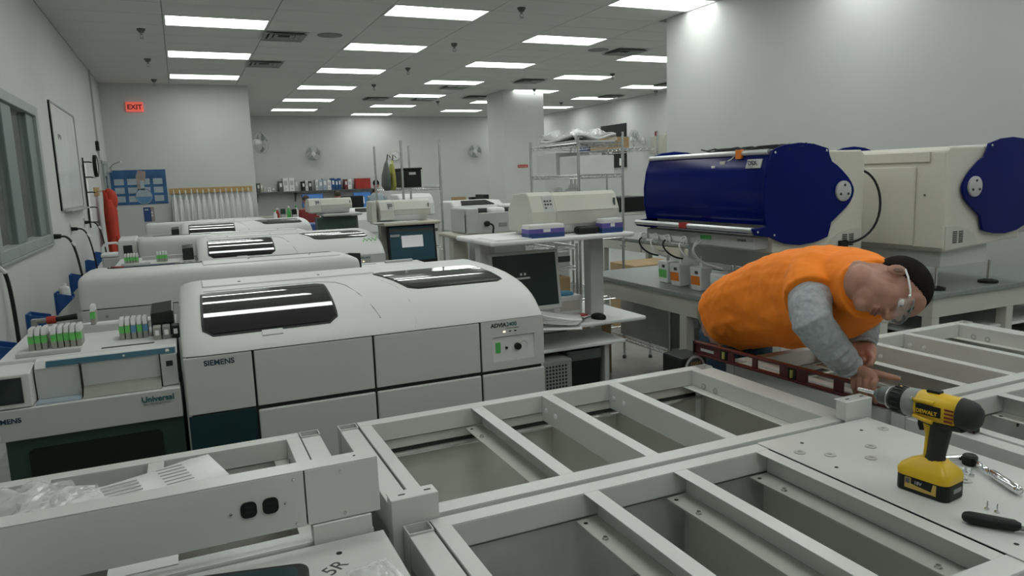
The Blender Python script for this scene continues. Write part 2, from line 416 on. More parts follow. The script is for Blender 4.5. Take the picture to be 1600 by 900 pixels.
# ================================================================== STEEL BENCH FRAMES (no worktops yet)
BW, BD, BZ = 1.562, .785, .88
def bench_proto(name, label, front):
    t = thing(name, label, 'bench frame', (0, 0, 0), 0, 'steel bench frames')
    lw = .062
    # corner legs: hollow square tubes, open at the top
    for lx in (0, BW-lw):
        for ly in (0, BD-.05):
            b = MB(); o = [(lx, ly), (lx+lw, ly), (lx+lw, ly+.05), (lx, ly+.05)]; e = .003
            i_ = [(lx+e, ly+e), (lx+lw-e, ly+e), (lx+lw-e, ly+.05-e), (lx+e, ly+.05-e)]
            b.loft([[(x, y, .02) for x, y in o], [(x, y, BZ) for x, y in o], [(x, y, BZ) for x, y in i_], [(x, y, BZ-.12) for x, y in i_]], cap=True)
            lg = b.build('leg', 'frame_paint', t)
            MB().lathe([(.02, 0), (.02, .012), (.008, .014), (.008, .03)], (lx+lw/2, ly+.025, 0), n=10).build('levelling_foot', 'dkgrey', lg)
        MB().box(lx+.001, lx+lw-.001, .052, BD-.052, BZ-.085, BZ-.004).build('side_beam', 'frame_paint', t, bevel=.002)
        MB().box(lx+.02, lx+.028, .05, BD-.05, .12, BZ-.09).build('end_panel', 'frame_inner', t)
    # perimeter rails: angle section with an apron
    x0, x1 = lw+.004, BW-lw-.004
    def rail(nm, xa, xb, ya, yb, side):
        b = MB().box(xa, xb, ya, yb, BZ-.003, BZ)
        if side == 'far': b.box(xa, xb, ya, ya+.003, BZ-.065, BZ-.003).box(xa, xb, yb-.003, yb, BZ-.10, BZ-.003)
        if side == 'near': b.box(xa, xb, yb-.003, yb, BZ-.065, BZ-.003).box(xa, xb, ya, ya+.003, BZ-.10, BZ-.003)
        if side == 'left': b.box(xb-.003, xb, ya, yb, BZ-.065, BZ-.003).box(xa, xa+.003, ya, yb, BZ-.10, BZ-.003)
        if side == 'right': b.box(xa, xa+.003, ya, yb, BZ-.065, BZ-.003).box(xb-.003, xb, ya, yb, BZ-.10, BZ-.003)
        return b.build(nm, 'frame_paint', t, bevel=.0012, seg=1)
    rail('far_rail', x0, x1, BD-.05, BD, 'far'); rail('near_rail', x0, x1, 0, .055, 'near')
    rail('end_rail', x0, x0+.04, .055, BD-.05, 'left'); rr = rail('end_rail', x1-.042, x1, .055, BD-.05, 'right')
    b = MB().box(x1-.085, x1-.042, .055, BD-.05, BZ-.068, BZ-.065); b.build('ledge', 'frame_inner', rr)
    # cross bars
    for k, bx in enumerate((.47, .755, 1.05)):
        zed = front or k == 0
        b = MB().box(bx, bx+.044, .055, BD-.05, BZ-.0035, BZ-.0005)
        h = .07 if zed else .095
        b.box(*((bx+.041, bx+.044) if zed else (bx, bx+.003)), .0555, BD-.0505, BZ-h, BZ-.0035)
        br = b.build('cross_bar', 'frame_paint', t, bevel=.001, seg=1)
        if zed:
            MB().box(bx-.026, bx+.0405, .058, BD-.053, BZ-h-.003, BZ-h).build('ledge', 'frame_inner', br)
            for yy in (.16, BD-.17):
                bb = MB().lathe([(.009, 0), (.009, .002), (.006, .002), (.006, .008), (.001, .008)], (bx-.010, yy, BZ-h), n=6)
                bb.build('bolt', 'zinc', br)
            MB().lathe([(.006, 0), (.006, .0006), (.001, .0006)], (bx-.010, BD-.075, BZ-h), n=10).build('bolt_hole', 'gap', br)
        else:
            for yy in (.10, BD-.16, BD-.085):
                MB().lathe([(.011, 0), (.011, -.0025), (.004, -.004), (.001, -.004)], (bx, yy, BZ-.05), axis='x', n=10).build('hole_plug', 'white', br)
    # inner back and front panels, bottom and bright drawer-rail lip
    MB().box(x0+.01, x1-.01, BD-.035, BD-.030, .10, BZ-.072).build('back_panel', 'frame_inner', t)
    MB().box(x0+.01, x1-.01, .030, .035, .10, BZ-.072).build('front_panel', 'frame_inner', t)
    zb = .60 if front else .48
    MB().box(x0+.01, x1-.01, .035, BD-.035, zb-.005, zb).build('bottom_panel', 'midgrey' if front else 'frame_inner', t)
    for px in (.80, 1.09): MB().box(px, px+.004, .036, BD-.036, zb+.001, BZ-.10).build('divider', 'frame_inner', t)
    if not front:
        b = MB().box(x0+.012, x1-.012, BD-.075, BD-.0355, BZ-.115, BZ-.112).cyl((x0+.012, BD-.075, BZ-.116), (x1-.012, BD-.075, BZ-.116), .006, n=8)
        b.build('drawer_lip', 'zinc', t); MB().box(x0+.012, x1-.012, BD-.0375, BD-.0355, BZ-.1115, BZ-.104).build('lip_gap', 'gap', t)
    else:
        b = MB().box(x0+.012, x1-.012, BD-.040, BD-.0352, zb+.002, BZ-.075)
        b.build('galvanised_backing', 'galv', t)
        MB().lathe([(.0085, 0), (.0085, -.0008), (.001, -.0008)], (.62, BD-.0402, BZ-.14), axis='y', n=10).build('slot', 'gap', t)
    # knock-outs in the end wall under the right rail
    for yy, zz in ((.15, .80), (.17, .72), (.19, .66), (BD-.13, .83), (BD-.2, .83)):
        MB().ring((x1-.0455, yy, zz), .011, .0015, axis='x', n=14, m=4).build('knockout', 'midgrey', rr)
    return t
pb = bench_proto('workbench', 'grey steel bench frame with three cross bars, behind the near centre frame', False)
pf = bench_proto('workbench', 'nearest grey steel bench frame in the centre, its right bay covered by a plate', True)
put(pb, (.412, 1.632, 0)); put(pf, (.412, .822, 0))
put(copy_tree(pb), (-1.215, 1.632, 0), label='grey steel bench frame at left holding papers, behind the outlet channel')
put(copy_tree(pb), (2.09, 1.632, 0), label='grey steel bench frame at right that the red level and left hand rest on')
put(copy_tree(pf), (-1.215, .822, 0), label='grey steel bench frame at lower left corner under a plate marked 5R')
put(copy_tree(pf), (2.09, .822, 0), label='grey steel bench frame at right edge behind the yellow drill')

# plates lying on the frames
t = thing('cover_plate', 'flat grey steel plate with small holes, under the yellow drill', 'steel plate', (1.509, .835, BZ+.0006), 0)
MB().box(0, .466, 0, .770, 0, .003).build('sheet', 'frame_paint', t, bevel=.001, seg=1)
for x, y in ((.112, .704), (.055, .527), (.350, .695), (.054, .053), (.279, .475)):
    MB().lathe([(.0055, 0), (.0055, .0006), (.001, .0006)], (x, y, .003), n=10).build('hole', 'gap', t)
t = thing('cover_plate', 'grey steel plate at lower left with 5R written on it', 'steel plate', (-1.215, .835, BZ+.0006), 0)
MB().box(0, 1.578, 0, .768, 0, .004).build('sheet', 'frame_paint', t, bevel=.001, seg=1)
MB().lathe([(.007, 0), (.007, .0006), (.001, .0006)], (1.462, .706, .004), n=10).build('hole', 'gap', t)
text('marking', '5R', .050, 'ink', t, (1.428, .618, .0042), rot=(0, 0, math.radians(35)), ext=.0002)

# wiring channel brackets
def bracket(x, y, w_, z0, z1, lab):
    t = thing('channel_bracket', lab, 'bracket', (x, y, 0), 0, 'channel brackets')
    b = MB().box(0, w_, 0, .003, z0, z1).box(0, w_, .003, .05, z1-.003, z1).box(0, .003, .003, .04, z0 if z0 < .5 else BZ+.004, z1-.003)
    b.build('folded_plate', 'frame_paint', t, bevel=.001, seg=1)
    for k in (.2, .75):
        MB().prism(rect_round(w_*k, w_*k+.018, .022, .028, .0028, 3), 'z', z1, z1+.0005).build('slot', 'gap', t)
    return t
bracket(.388, 1.6125, .118, .30, .945, 'tall grey folded bracket standing between the two centre bench frames at left')
bracket(1.885, 1.6125, .118, .60, .945, 'grey folded bracket at the tip of the drill bit')
bracket(.205, 1.6125, .135, .62, .926, 'grey folded bracket under the right end of the outlet channel')
# raceway with power outlets
t = thing('outlet_channel', 'long grey steel wiring channel with two black outlets, lower left', 'wiring channel', (-1.215, 1.618, .927), 0)
L = 1.578
MB().box(0, L, .006, .055, 0, .003).box(0, L, .052, .055, .003, .132).box(0, L, .0, .055, .132, .135).box(L-.003, L, .004, .052, .003, .132).box(0, .003, .004, .052, .003, .132).build('channel', 'frame_paint', t, bevel=.001, seg=1)
c1 = MB().box(0, 1.408, 0, .004, .001, .1315).build('cover', 'frame_paint', t, bevel=.001, seg=1)
c2 = MB().box(1.411, L, 0, .004, .001, .1315).build('cover', 'frame_paint', t, bevel=.001, seg=1)
for px, pz, cc in ((1.385, .118, c1), (1.386, .012, c1), (1.25, .066, c1), (1.365, .066, c1), (1.49, .115, c2), (1.495, .014, c2)):
    MB().lathe([(.004, 0), (.0035, -.0025), (.001, -.003)], (px, 0, pz), axis='y', n=8).build('screw', 'zinc', cc)
for px in (1.287, 1.333):
    o = MB().prism(rect_round(px-.017, px+.017, .050, .086, .012, 4), 'y', -.004, 0).build('outlet', 'black', t)
    for zz in (.062, .074): MB().box(px-.008, px+.008, -.0045, -.004, zz, zz+.002).build('slot', 'gap', o)
MB().lathe([(.0035, 0), (.0035, .0005), (.001, .0005)], (1.53, .03, .135), n=8).build('hole', 'gap', t)
# ================================================================== ANALYSERS (six alike, standing back to back in pairs)
PROF = [(0, 1.074), (.004, 1.083), (.013, 1.094), (.03, 1.112), (.06, 1.142), (.10, 1.170), (.146, 1.192), (.20, 1.210), (.27, 1.226), (.36, 1.240), (.47, 1.248), (.60, 1.253), (.75, 1.255), (.875, 1.255), (.90, 1.247), (.912, 1.225), (.915, 1.19), (.915, 1.074)]
AW = 1.50
def hood_z(d):
    for (d0, z0), (d1, z1) in zip(PROF, PROF[1:]):
        if d0 <= d <= d1: return z0+(z1-z0)*((d-d0)/(d1-d0) if d1 > d0 else 0)
    return PROF[-1][1]
def hood_pt(x, d, off=0):
    e = .01; z = hood_z(d); s = (hood_z(min(d+e, .87))-hood_z(max(d-e, 0)))/(min(d+e, .87)-max(d-e, 0))
    n = Vector((0, -s, 1)).normalized()
    return Vector((x, d, z))+n*off
def patch(name, m, parent, corners, off, r=.03, n=14, smooth=True):
    """rounded four-cornered patch lying on the hood; corners (x,d): front-left, front-right, back-right, back-left"""
    fl, fr, brr, bl = [Vector((c[0], c[1], 0)) for c in corners]
    b = MB(); rows = []
    N = 16; H = (bl-fl).length; W_ = (fr-fl).length
    for j in range(N+1):
        v = j/N; l = fl.lerp(bl, v); rgt = fr.lerp(brr, v)
        dist = min(v, 1-v)*H; ins = 0
        if dist < r: ins = r-math.sqrt(max(0, r*r-(r-dist)**2))
        u0, u1 = ins/W_, 1-ins/W_
        rows.append([l.lerp(rgt, u0+(u1-u0)*k/n) for k in range(n+1)])
    top = [[hood_pt(p.x, p.y, off) for p in row] for row in rows]; bot = [[hood_pt(p.x, p.y, -.004) for p in row] for row in rows]
    for A in (top, bot):
        V = [[b.bm.verts.new(p) for p in row] for row in A]
        for j in range(N):
            for k in range(n): b.bm.faces.new((V[j][k], V[j][k+1], V[j+1][k+1], V[j+1][k]))
    bmesh.ops.remove_doubles(b.bm, verts=b.bm.verts, dist=1e-6)
    ed = [e for e in b.bm.edges if e.is_boundary]
    bmesh.ops.bridge_loops(b.bm, edges=ed)
    return b.build(name, m, parent, smooth=50)
def make_analyser(label):
    t = thing('analyser', label, 'lab analyser', (0, 0, 0), 0, 'white floor standing analysers')
    # body core
    MB().box(.012, AW-.012, .012, .895, .06, 1.072).build('core', 'gap', t)
    # hood
    xs = [0, .004, .014, .03, .055, .09] + [.09+(AW-.15)*k/14 for k in range(1, 14)] + [AW-.05, AW-.025, AW-.01, AW-.002, AW]
    rings = []
    for x in xs:
        s = min(1, x/.09); f1 = math.sqrt(max(0, 1-(1-s)**2)); s2 = min(1, (AW-x)/.05); f2 = math.sqrt(max(0, 1-(1-s2)**2))
        f = .80+.20*min(f1, f2); ins = (1-min(f1, f2))*.02
        rings.append([(x, ins+d*(.915-2*ins)/.915, 1.074+(z-1.074)*f) for d, z in PROF])
    hd = MB().loft(rings).build('hood', 'mach', t, smooth=45)
    # raised strip along the back of the hood, with screws
    b = MB()
    b.grid(lambda u, v: hood_pt(.10+u*.78, .60+v*.22, .007), 10, 4); b.grid(lambda u, v: hood_pt(.10+u*.78, .60+v*.22, -.004), 10, 4)
    bmesh.ops.bridge_loops(b.bm, edges=[e for e in b.bm.edges if e.is_boundary])
    st = b.build('rear_strip', 'mach', hd, bevel=.004)
    for x in (.26, .62): 
        p = hood_pt(x, .66, .007); MB().lathe([(.007, 0), (.006, .003), (.001, .003)], p, n=8).build('screw', 'dkgrey', st)
    # tinted windows
    for nm, c, rr in (('tinted_window', ((.085, .058), (.585, .06), (.595, .44), (.095, .44)), .03), ('tinted_window', ((.955, .225), (1.40, .225), (1.372, .585), (.865, .585)), .03)):
        big = [(x+(-.010 if k in (0, 3) else .010), d+(-.008 if k in (0, 1) else .010)) for k, (x, d) in enumerate(c)]
        rim = patch('window_rim', 'black', t, big, .0025, rr+.008)
        patch('tinted_glass', 'smoke_glass', rim, c, .0045, rr)
    MB().hexa([hood_pt(.29, .035, -.004), hood_pt(.37, .035, -.004), hood_pt(.37, .053, -.004), hood_pt(.29, .053, -.004), hood_pt(.29, .035, .005), hood_pt(.37, .035, .005), hood_pt(.37, .053, .005), hood_pt(.29, .053, .005)]).build('window_handle', 'mach', t, bevel=.002)
    # moulded seam curving between the windows
    MB().tube([hood_pt(x, d, .0005) for x, d in ((.10, .49), (.40, .49), (.60, .485), (.66, .44), (.69, .36), (.72, .22), (.75, .10), (.765, .05))], .003, 5).build('hood_seam', 'mach_back', hd)
    MB().tube([hood_pt(x, d, .0) for x, d in ((.865, .40), (.90, .26), (.915, .12), (.912, .03), (.90, .006))], .003, 5).build('hood_seam', 'mach', hd)
    # front panels, upper and lower row
    up = {}
    for k, (x0, x1) in enumerate(((0, .243), (.249, .713), (.719, 1.187), (1.193, AW))):
        if k < 3: up[k] = MB().box(x0+.001, x1-.001, 0, .012, .849, 1.070).build('front_panel', 'mach_panel', t, bevel=.004)
        if k == 0: MB().box(x0+.001, x1-.001, .008, .012, .10, .843).build('lower_panel', 'teal_dark', t, bevel=.002)
        else: MB().box(x0+.001, x1-.001, -.004, .012, .10, .834).build('lower_panel', 'mach_panel', t, bevel=.006)
    # control panel at right with recessed dashboard
    cx0, cx1 = 1.194, AW-.001
    rx0, rx1, rz0, rz1 = 1.247, 1.452, .885, .998
    b = MB().box(cx0, cx1, 0, .012, .849, rz0).box(cx0, cx1, 0, .012, rz1, 1.072).box(cx0, rx0, 0, .012, rz0, rz1).box(rx1, cx1, 0, .012, rz0, rz1)
    cp = b.build('control_panel', 'mach_panel', t)
    MB().hexa([(rx0, .0005, rz0), (rx1, .0005, rz0), (rx1, .0118, rz0), (rx0, .0118, rz0), (rx0, .0095, rz1), (rx1, .0095, rz1), (rx1, .0118, rz1), (rx0, .0118, rz1)]).build('dashboard', 'mach', cp)
    MB().lathe([(.016, 0), (.015, -.016), (.013, -.018), (.001, -.018)], (1.368, .006, .945), axis='y', n=18).build('rotary_knob', 'black', cp, smooth=40)
    MB().lathe([(.007, 0), (.006, -.006), (.001, -.006)], (1.314, .006, .943), axis='y', n=12).build('push_button', 'black', cp)
    MB().box(1.262, 1.284, .001, .005, .925, .972).build('green_tag', 'green', cp)
    MB().ring((1.40, .005, .948), .017, .0008, axis='y', n=20, m=4).build('dial_mark', 'midgrey', cp)
    for k, x in enumerate((1.304, 1.332, 1.358)): MB().box(x-.005, x+.005, -.0015, .001, 1.016, 1.021).build('indicator', 'led' if k == 0 else 'black', cp)
    # back panels with screws
    for k, (x0, x1) in enumerate(((0, .12), (.124, .756), (.76, 1.50))):
        bpn = MB().box(x0+.001, x1-.001, .895, .913, .10, 1.068).build('back_panel', 'mach_back', t, bevel=.003)
        for xx in (x0+.1, x1-.12):
            if k: MB().lathe([(.007, 0), (.006, .003), (.001, .003)], (xx, .913, 1.03), axis='y', n=8).build('screw', 'midgrey', bpn)
    MB().box(.001, .012, .012, .895, .10, 1.070).build('side_panel', 'mach_panel', t); MB().box(AW-.012, AW-.001, .012, .895, .10, 1.070).build('side_panel', 'mach_panel', t)
    for x in (.1, 1.4):
        for y in (.1, .8): MB().lathe([(.03, 0), (.03, .02), (.012, .022), (.012, .06)], (x, y, 0), n=12).build('foot', 'black', t)
    # lettering
    text('lettering', 'SIEMENS', .029, 'navy_text', t, (.070, -.0008, 1.034), bold=.0007)
    text('lettering', 'ADVIA', .025, 'ink', t, (1.240, -.0008, 1.042), bold=.0010); text('lettering', '2400', .025, 'teal_text', t, (1.315, -.0008, 1.042), bold=.0004)
    text('lettering', 'Chemistry System', .0085, 'midgrey', t, (1.315, -.0008, 1.031))
    return t
an = make_analyser('nearest white analyser with two tinted windows, facing the camera behind the bench frames')
put(an, (-.05, 2.9, 0))
for loc, rz, lab in (((.96, 5.31, 0), PI, 'white analyser showing its plain grey back, right behind the nearest analyser'), ((.08, 6.2, 0), 0, 'white analyser facing the camera in the second row, green writing on its right shoulder'),
                     ((1.11, 8.21, 0), PI, 'white analyser turned away, its back behind the second row'), ((-.03, 9.3, 0), 0, 'farthest white analyser that faces the camera, two tinted windows in its hood'), ((1.05, 11.33, 0), PI, 'farthest white analyser turned away, in front of the lab coats')):
    put(copy_tree(an), loc, rz, lab)

o3 = [o for o in SC.objects if o.get('label', '').startswith('white analyser facing the camera in the second row')][0]
MB().tube([hood_pt(1.34+.018*k, .12+.05*(k % 2), .002) for k in range(8)], .006, 5).build('green_writing', 'greenlab', o3)
# ---- rack loading modules on the left of the analysers
def make_handler(label):
    t = thing('rack_loader', label, 'rack loader', (0, 0, 0), 0, 'sample rack loaders')
    W0 = .578
    MB().box(.004, W0-.004, .10, .80, .855, 1.095).build('core', 'mach_back', t)
    MB().box(0, W0, .13, .83, 1.095, 1.112).build('deck', 'mach', t, bevel=.004)
    MB().hexa([(0, .03, .845), (W0, .03, .845), (W0, .10, .845), (0, .10, .845), (0, .0, .965), (W0, .0, .965), (W0, .10, .965), (0, .10, .965)]).build('front_apron', 'mach', t, bevel=.004)
    # top front strip
    MB().hexa([(.12, .055, 1.085), (W0, .055, 1.085), (W0, .13, 1.085), (.12, .13, 1.085), (.12, .075, 1.110), (W0, .075, 1.110), (W0, .13, 1.110), (.12, .13, 1.110)]).build('top_strip', 'mach', t, bevel=.002)
    sp = MB().hexa([(.155, .0535, 1.089), (.572, .0535, 1.089), (.572, .058, 1.089), (.155, .058, 1.089), (.155, .0675, 1.107), (.572, .0675, 1.107), (.572, .072, 1.107), (.155, .072, 1.107)]).build('indicator_strip', 'teal_strip', t)
    for x, r_ in ((.545, .007), (.40, .004)): MB().lathe([(r_, 0), (r_, -.0015), (.001, -.0015)], (x, .0595, 1.0985), axis='y', n=10).build('indicator_light', 'white', sp)
    # recessed loading bay: slanted covers and shelf
    MB().hexa([(.118, .075, .968), (.255, .075, .968), (.255, .09, .968), (.118, .09, .968), (.118, .06, 1.084), (.255, .06, 1.084), (.255, .075, 1.084), (.118, .075, 1.084)]).build('bay_cover', 'mach_panel', t)
    MB().hexa([(.262, .075, .968), (.515, .075, .968), (.515, .09, .968), (.262, .09, .968), (.262, .06, 1.084), (.515, .06, 1.084), (.515, .075, 1.084), (.262, .075, 1.084)]).build('bay_cover', 'mach_panel', t)
    MB().hexa([(.262, .02, .966), (.515, .02, .966), (.515, .074, .966), (.262, .074, .966), (.262, .02, .968), (.515, .02, .968), (.515, .074, 1.004), (.262, .074, 1.004)]).build('bay_chute', 'cart_grey', t)
    MB().box(.118, .255, .015, .073, .966, .972).build('bay_shelf', 'poster_pale', t)
    for x in (.2575, .517): MB().box(x-.0015, x+.0015, .052, .060, .966, 1.092).build('bay_divider', 'gap', t)
    rp = MB().box(.52, .574, .045, .09, .968, 1.085).build('end_block', 'ltgrey', t)
    MB().box(.537, .560, .043, .046, 1.042, 1.062).build('display', 'gap', rp); MB().box(.535, .572, .043, .046, .972, .998).build('button_pad', 'mach_back', rp)
    # screen on the left
    sb = MB().hexa([(.0, .005, .968), (.112, .005, .968), (.112, .10, .968), (.0, .10, .968), (.0, .01, 1.085), (.112, .01, 1.085), (.112, .13, 1.10), (.0, .13, 1.10)]).build('screen_housing', 'mach', t, bevel=.004)
    MB().box(.004, .088, .0005, .006, .985, 1.075).build('screen', 'screen_off', sb)
    # side rail on the deck, slot
    MB().box(.05, .255, .155, .19, 1.112, 1.128).build('deck_bar', 'ltgrey', t, bevel=.003)
    MB().box(.32, .50, .165, .185, 1.1121, 1.1128).build('deck_slot', 'gap', t)
    # rear ledge
    MB().box(.18, .50, .55, .60, 1.112, 1.14).build('rear_ledge', 'ltgrey', t)
    # dark lower cabinet with a tinted door
    MB().box(.006, W0-.002, .06, .80, .05, .843).build('lower_cabinet', 'green_dark', t)
    MB().prism(rect_round(.07, .50, .45, .80, .02), 'y', .054, .0605).build('cabinet_window', 'green_black', t)
    for x in (.05, .53):
        for y in (.12, .74): MB().lathe([(.025, 0), (.025, .02), (.01, .022), (.01, .05)], (x, y, 0), n=10).build('foot', 'black', t)
    # smoked cover block at the rear right
    MB().hexa([(.49, .30, 1.112), (.573, .30, 1.112), (.573, .48, 1.112), (.49, .48, 1.112), (.49, .30, 1.205), (.573, .30, 1.212), (.573, .46, 1.232), (.49, .46, 1.225)]).build('cover_block', 'green_black', t, bevel=.004)
    text('lettering', 'SIEMENS', .025, 'navy_text', t, (-.022, .0085, .916), bold=.0006)
    text('lettering', 'Universal', .029, 'teal_text', t, (.445, .0035, .926), bold=.0007)
    text('lettering', 'Rack Handling System', .0105, 'midgrey', t, (.448, .0075, .913))
    return t
rh = make_handler('nearest rack loader at the left, marked Universal, cartridges on its deck')
put(rh, (-.645, 2.9, 0))
put(copy_tree(rh), (-.52, 6.2, 0), 0, 'rack loader left of the second row analyser, with green cartridges on top')
put(copy_tree(rh), (1.555, 5.31, 0), PI, 'rack loader turned away behind the nearest analyser')
put(copy_tree(rh), (-.63, 9.3, 0), 0, 'farthest rack loader, beside the farthest forward facing analyser')

# ---- reagent cartridges standing on the loaders
def make_cart(col):
    t = thing('reagent_cartridge', 'x', 'cartridge', (0, 0, 0), 0, 'reagent cartridges on the rack loaders')
    MB().box(-.0088, .0088, 0, .09, 0, .055).build('body', 'cart_grey', t, bevel=.002, seg=1)
    MB().box(-.0091, .0091, -.0008, .03, .027, .054).build('label_sticker', col, t)
    MB().hexa([(-.0085, 0, .055), (.0085, 0, .055), (.0085, .09, .055), (-.0085, .09, .055), (-.0075, .012, .082), (.0075, .012, .082), (.0075, .08, .082), (-.0075, .08, .082)]).build('lid', 'clearplastic', t, bevel=.002, seg=1)
    return t
cg, cb = make_cart('greenlab'), make_cart('bluelab')
first = {'g': True, 'b': True}
def cart(kind, loc, lab):
    o = (cg if kind == 'g' else cb)
    if not first[kind]: o = copy_tree(o)
    first[kind] = False
    put(o, loc, 0, lab)
o1 = ['leftmost', 'second from left', 'third from left', 'fourth from left', 'fifth from left', 'sixth from left', 'seventh from left', 'rightmost']
for k in range(8):
    x = -.562+k*.0205+(.012 if k > 2 else 0)
    cart('g', (x, 3.17+.004*(k % 3), 1.112), 'grey cartridge with green label, %s of the eight on the near rack loader' % o1[k])
o2 = ['leftmost', 'second', 'middle', 'fourth', 'rightmost']
for k, c in enumerate('ggbgb'):
    cart(c, (-.262+k*.021, 3.20, 1.112), '%s cartridge, %s of the five beside the dark cover block' % ('green labelled' if c == 'g' else 'blue labelled', o2[k]))
cart('g', (-.385, 3.47, 1.140), 'single green cartridge standing alone at the rear ledge of the near loader')
for k in range(5): cart('g', (-.445+k*.0205, 6.48, 1.112), 'green cartridge on the second row loader, %s of the left five' % o2[k])
for k in range(4): cart('g', (-.215+k*.0205, 6.50, 1.112), 'green cartridge on the second row loader, %s of the right four' % ['leftmost', 'second', 'third', 'rightmost'][k])
for k in range(3):
    t = thing('sample_block', 'small grey block with white sticker, %s of three before the dark cover block' % ['left', 'middle', 'right'][k], 'block', (-.148+.033*k, 3.12, 1.112), 0, 'grey blocks on the near loader')
    MB().box(0, .028, 0, .06, 0, .05).build('body', ['cart_grey', 'midgrey', 'black'][k], t, bevel=.003)
    MB().box(.007, .021, -.001, .002, .018, .038).build('sticker', 'white', t)
# ================================================================== LEFT WALL AND BACK LEFT WALL
# window: steel frame set into the wall, two lights and a broad right stile
wn = struct(MB().box(XL-.10, XL+.02, 8.42, 8.55, 1.20, 2.52).box(XL-.10, XL+.02, 6.17, 8.42, 2.43, 2.52).box(XL-.10, XL+.02, 6.17, 8.42, 1.20, 1.29).box(XL-.10, XL+.02, 6.17, 6.28, 1.29, 2.43).build('window_1', 'win_frame_lt', bevel=.006))
for y0, y1 in ((8.08, 8.42), (7.02, 7.40), (6.28, 6.34)): MB().box(XL-.08, XL-.01, y0, y1, 1.29, 2.43).build('mullion', 'win_frame', wn, bevel=.008)
for y0, y1 in ((7.40, 8.08), (6.34, 7.02)): MB().box(XL-.052, XL-.046, y0, y1, 1.29, 2.43).build('pane', 'glass', wn)
MB().box(XL, XL+.025, 6.15, 8.57, 1.175, 1.20).build('window_sill', 'win_frame_lt', wn, bevel=.005)
# whiteboard
t = thing('whiteboard', 'long framed whiteboard with faint marks on the left wall', 'whiteboard', (XL, 9.40, 1.49))
MB().box(.002, .016, 0, 2.0, 0, 1.20).build('board', 'wb', t)
for a in ((0, 2.0, 0, .022), (0, 2.0, 1.178, 1.20)): MB().box(0, .024, a[0], a[1], a[2], a[3]).build('frame_rail', 'midgrey', t)
for a in ((0, .022), (1.978, 2.0)): MB().box(0, .024, a[0], a[1], .022, 1.178).build('frame_stile', 'midgrey', t)
MB().box(0, .085, .25, 2.0, -.02, .0).build('pen_tray', 'alu', t, bevel=.004)
for k in range(5):
    y = .35+.05*k; MB().tube([(.017, y, .82+.03*(k % 2)), (.017, y+.03, .86), (.017, y+.045, .80+.02*k % .06)], .0025, 4).build('scribble', 'midgrey', t)
for k in range(16):
    y = .25+random.random()*1.4; z = .12+random.random()*.35
    MB().box(.0162, .0168, y, y+.10+.15*random.random(), z, z+.006).build('scribble', 'poster_pale', t)
# wall file rack
t = thing('file_rack', 'thin black wall rack with five peg arms and papers beside the whiteboard', 'file rack', (XL, 11.85, 1.18))
MB().cyl((.02, 0, 0), (.02, 0, .98), .010, n=8).build('rod', 'black', t)
for k in range(5):
    z = .06+.21*k
    MB().tube([(.02, 0, z+.02), (.09, 0, z+.02), (.13, -.005, z+.012)], .009).build('arm', 'black', t)
    if k: MB().box(.03, .032, .02, .22, z-.19, z).build('sheet', 'paper', t)
# round wall clock seen edge-on, and a small black box above it
t = thing('wall_clock', 'round black rimmed wall clock seen almost edge on, left wall', 'clock', (XL, 13.5, 2.09))
MB().lathe([(.16, .0), (.175, .005), (.175, .05), (.155, .055), (.15, .04), (.001, .04)], axis='x', n=28).build('rim', 'black', t, smooth=40)
MB().lathe([(.15, .041), (.001, .042)], axis='x', n=28).build('dial', 'white', t)
t = tag(MB().box(XL, XL+.05, 14.12, 14.26, 2.36, 2.52).build('wall_box', 'black', bevel=.01), 'small black box high on the left wall near the corner', 'wall box')
# door with closer in the left wall near the corner
d = struct(MB().box(XL, XL+.03, 14.55, 14.62, 0, 2.22).box(XL, XL+.03, 15.62, 15.69, 0, 2.22).box(XL, XL+.03, 14.55, 15.69, 2.15, 2.22).build('door_1', 'win_frame_lt', bevel=.004))
MB().box(XL+.002, XL+.045, 14.63, 15.61, .01, 2.14).build('door_leaf', 'win_frame_lt', d, bevel=.003)
MB().box(XL+.0455, XL+.048, 14.80, 15.02, 1.2, 1.95).build('door_glass', 'green_black', d)
MB().box(XL+.046, XL+.10, 15.2, 15.5, 2.02, 2.09).tube([(XL+.09, 15.3, 2.1), (XL+.16, 15.1, 2.16), (XL+.30, 14.95, 2.2)], .012).build('door_closer', 'alu', d)
MB().tube([(XL+.046, 14.75, 1.02), (XL+.10, 14.75, 1.02), (XL+.10, 14.87, 1.02)], .012).build('door_handle', 'zinc', d)
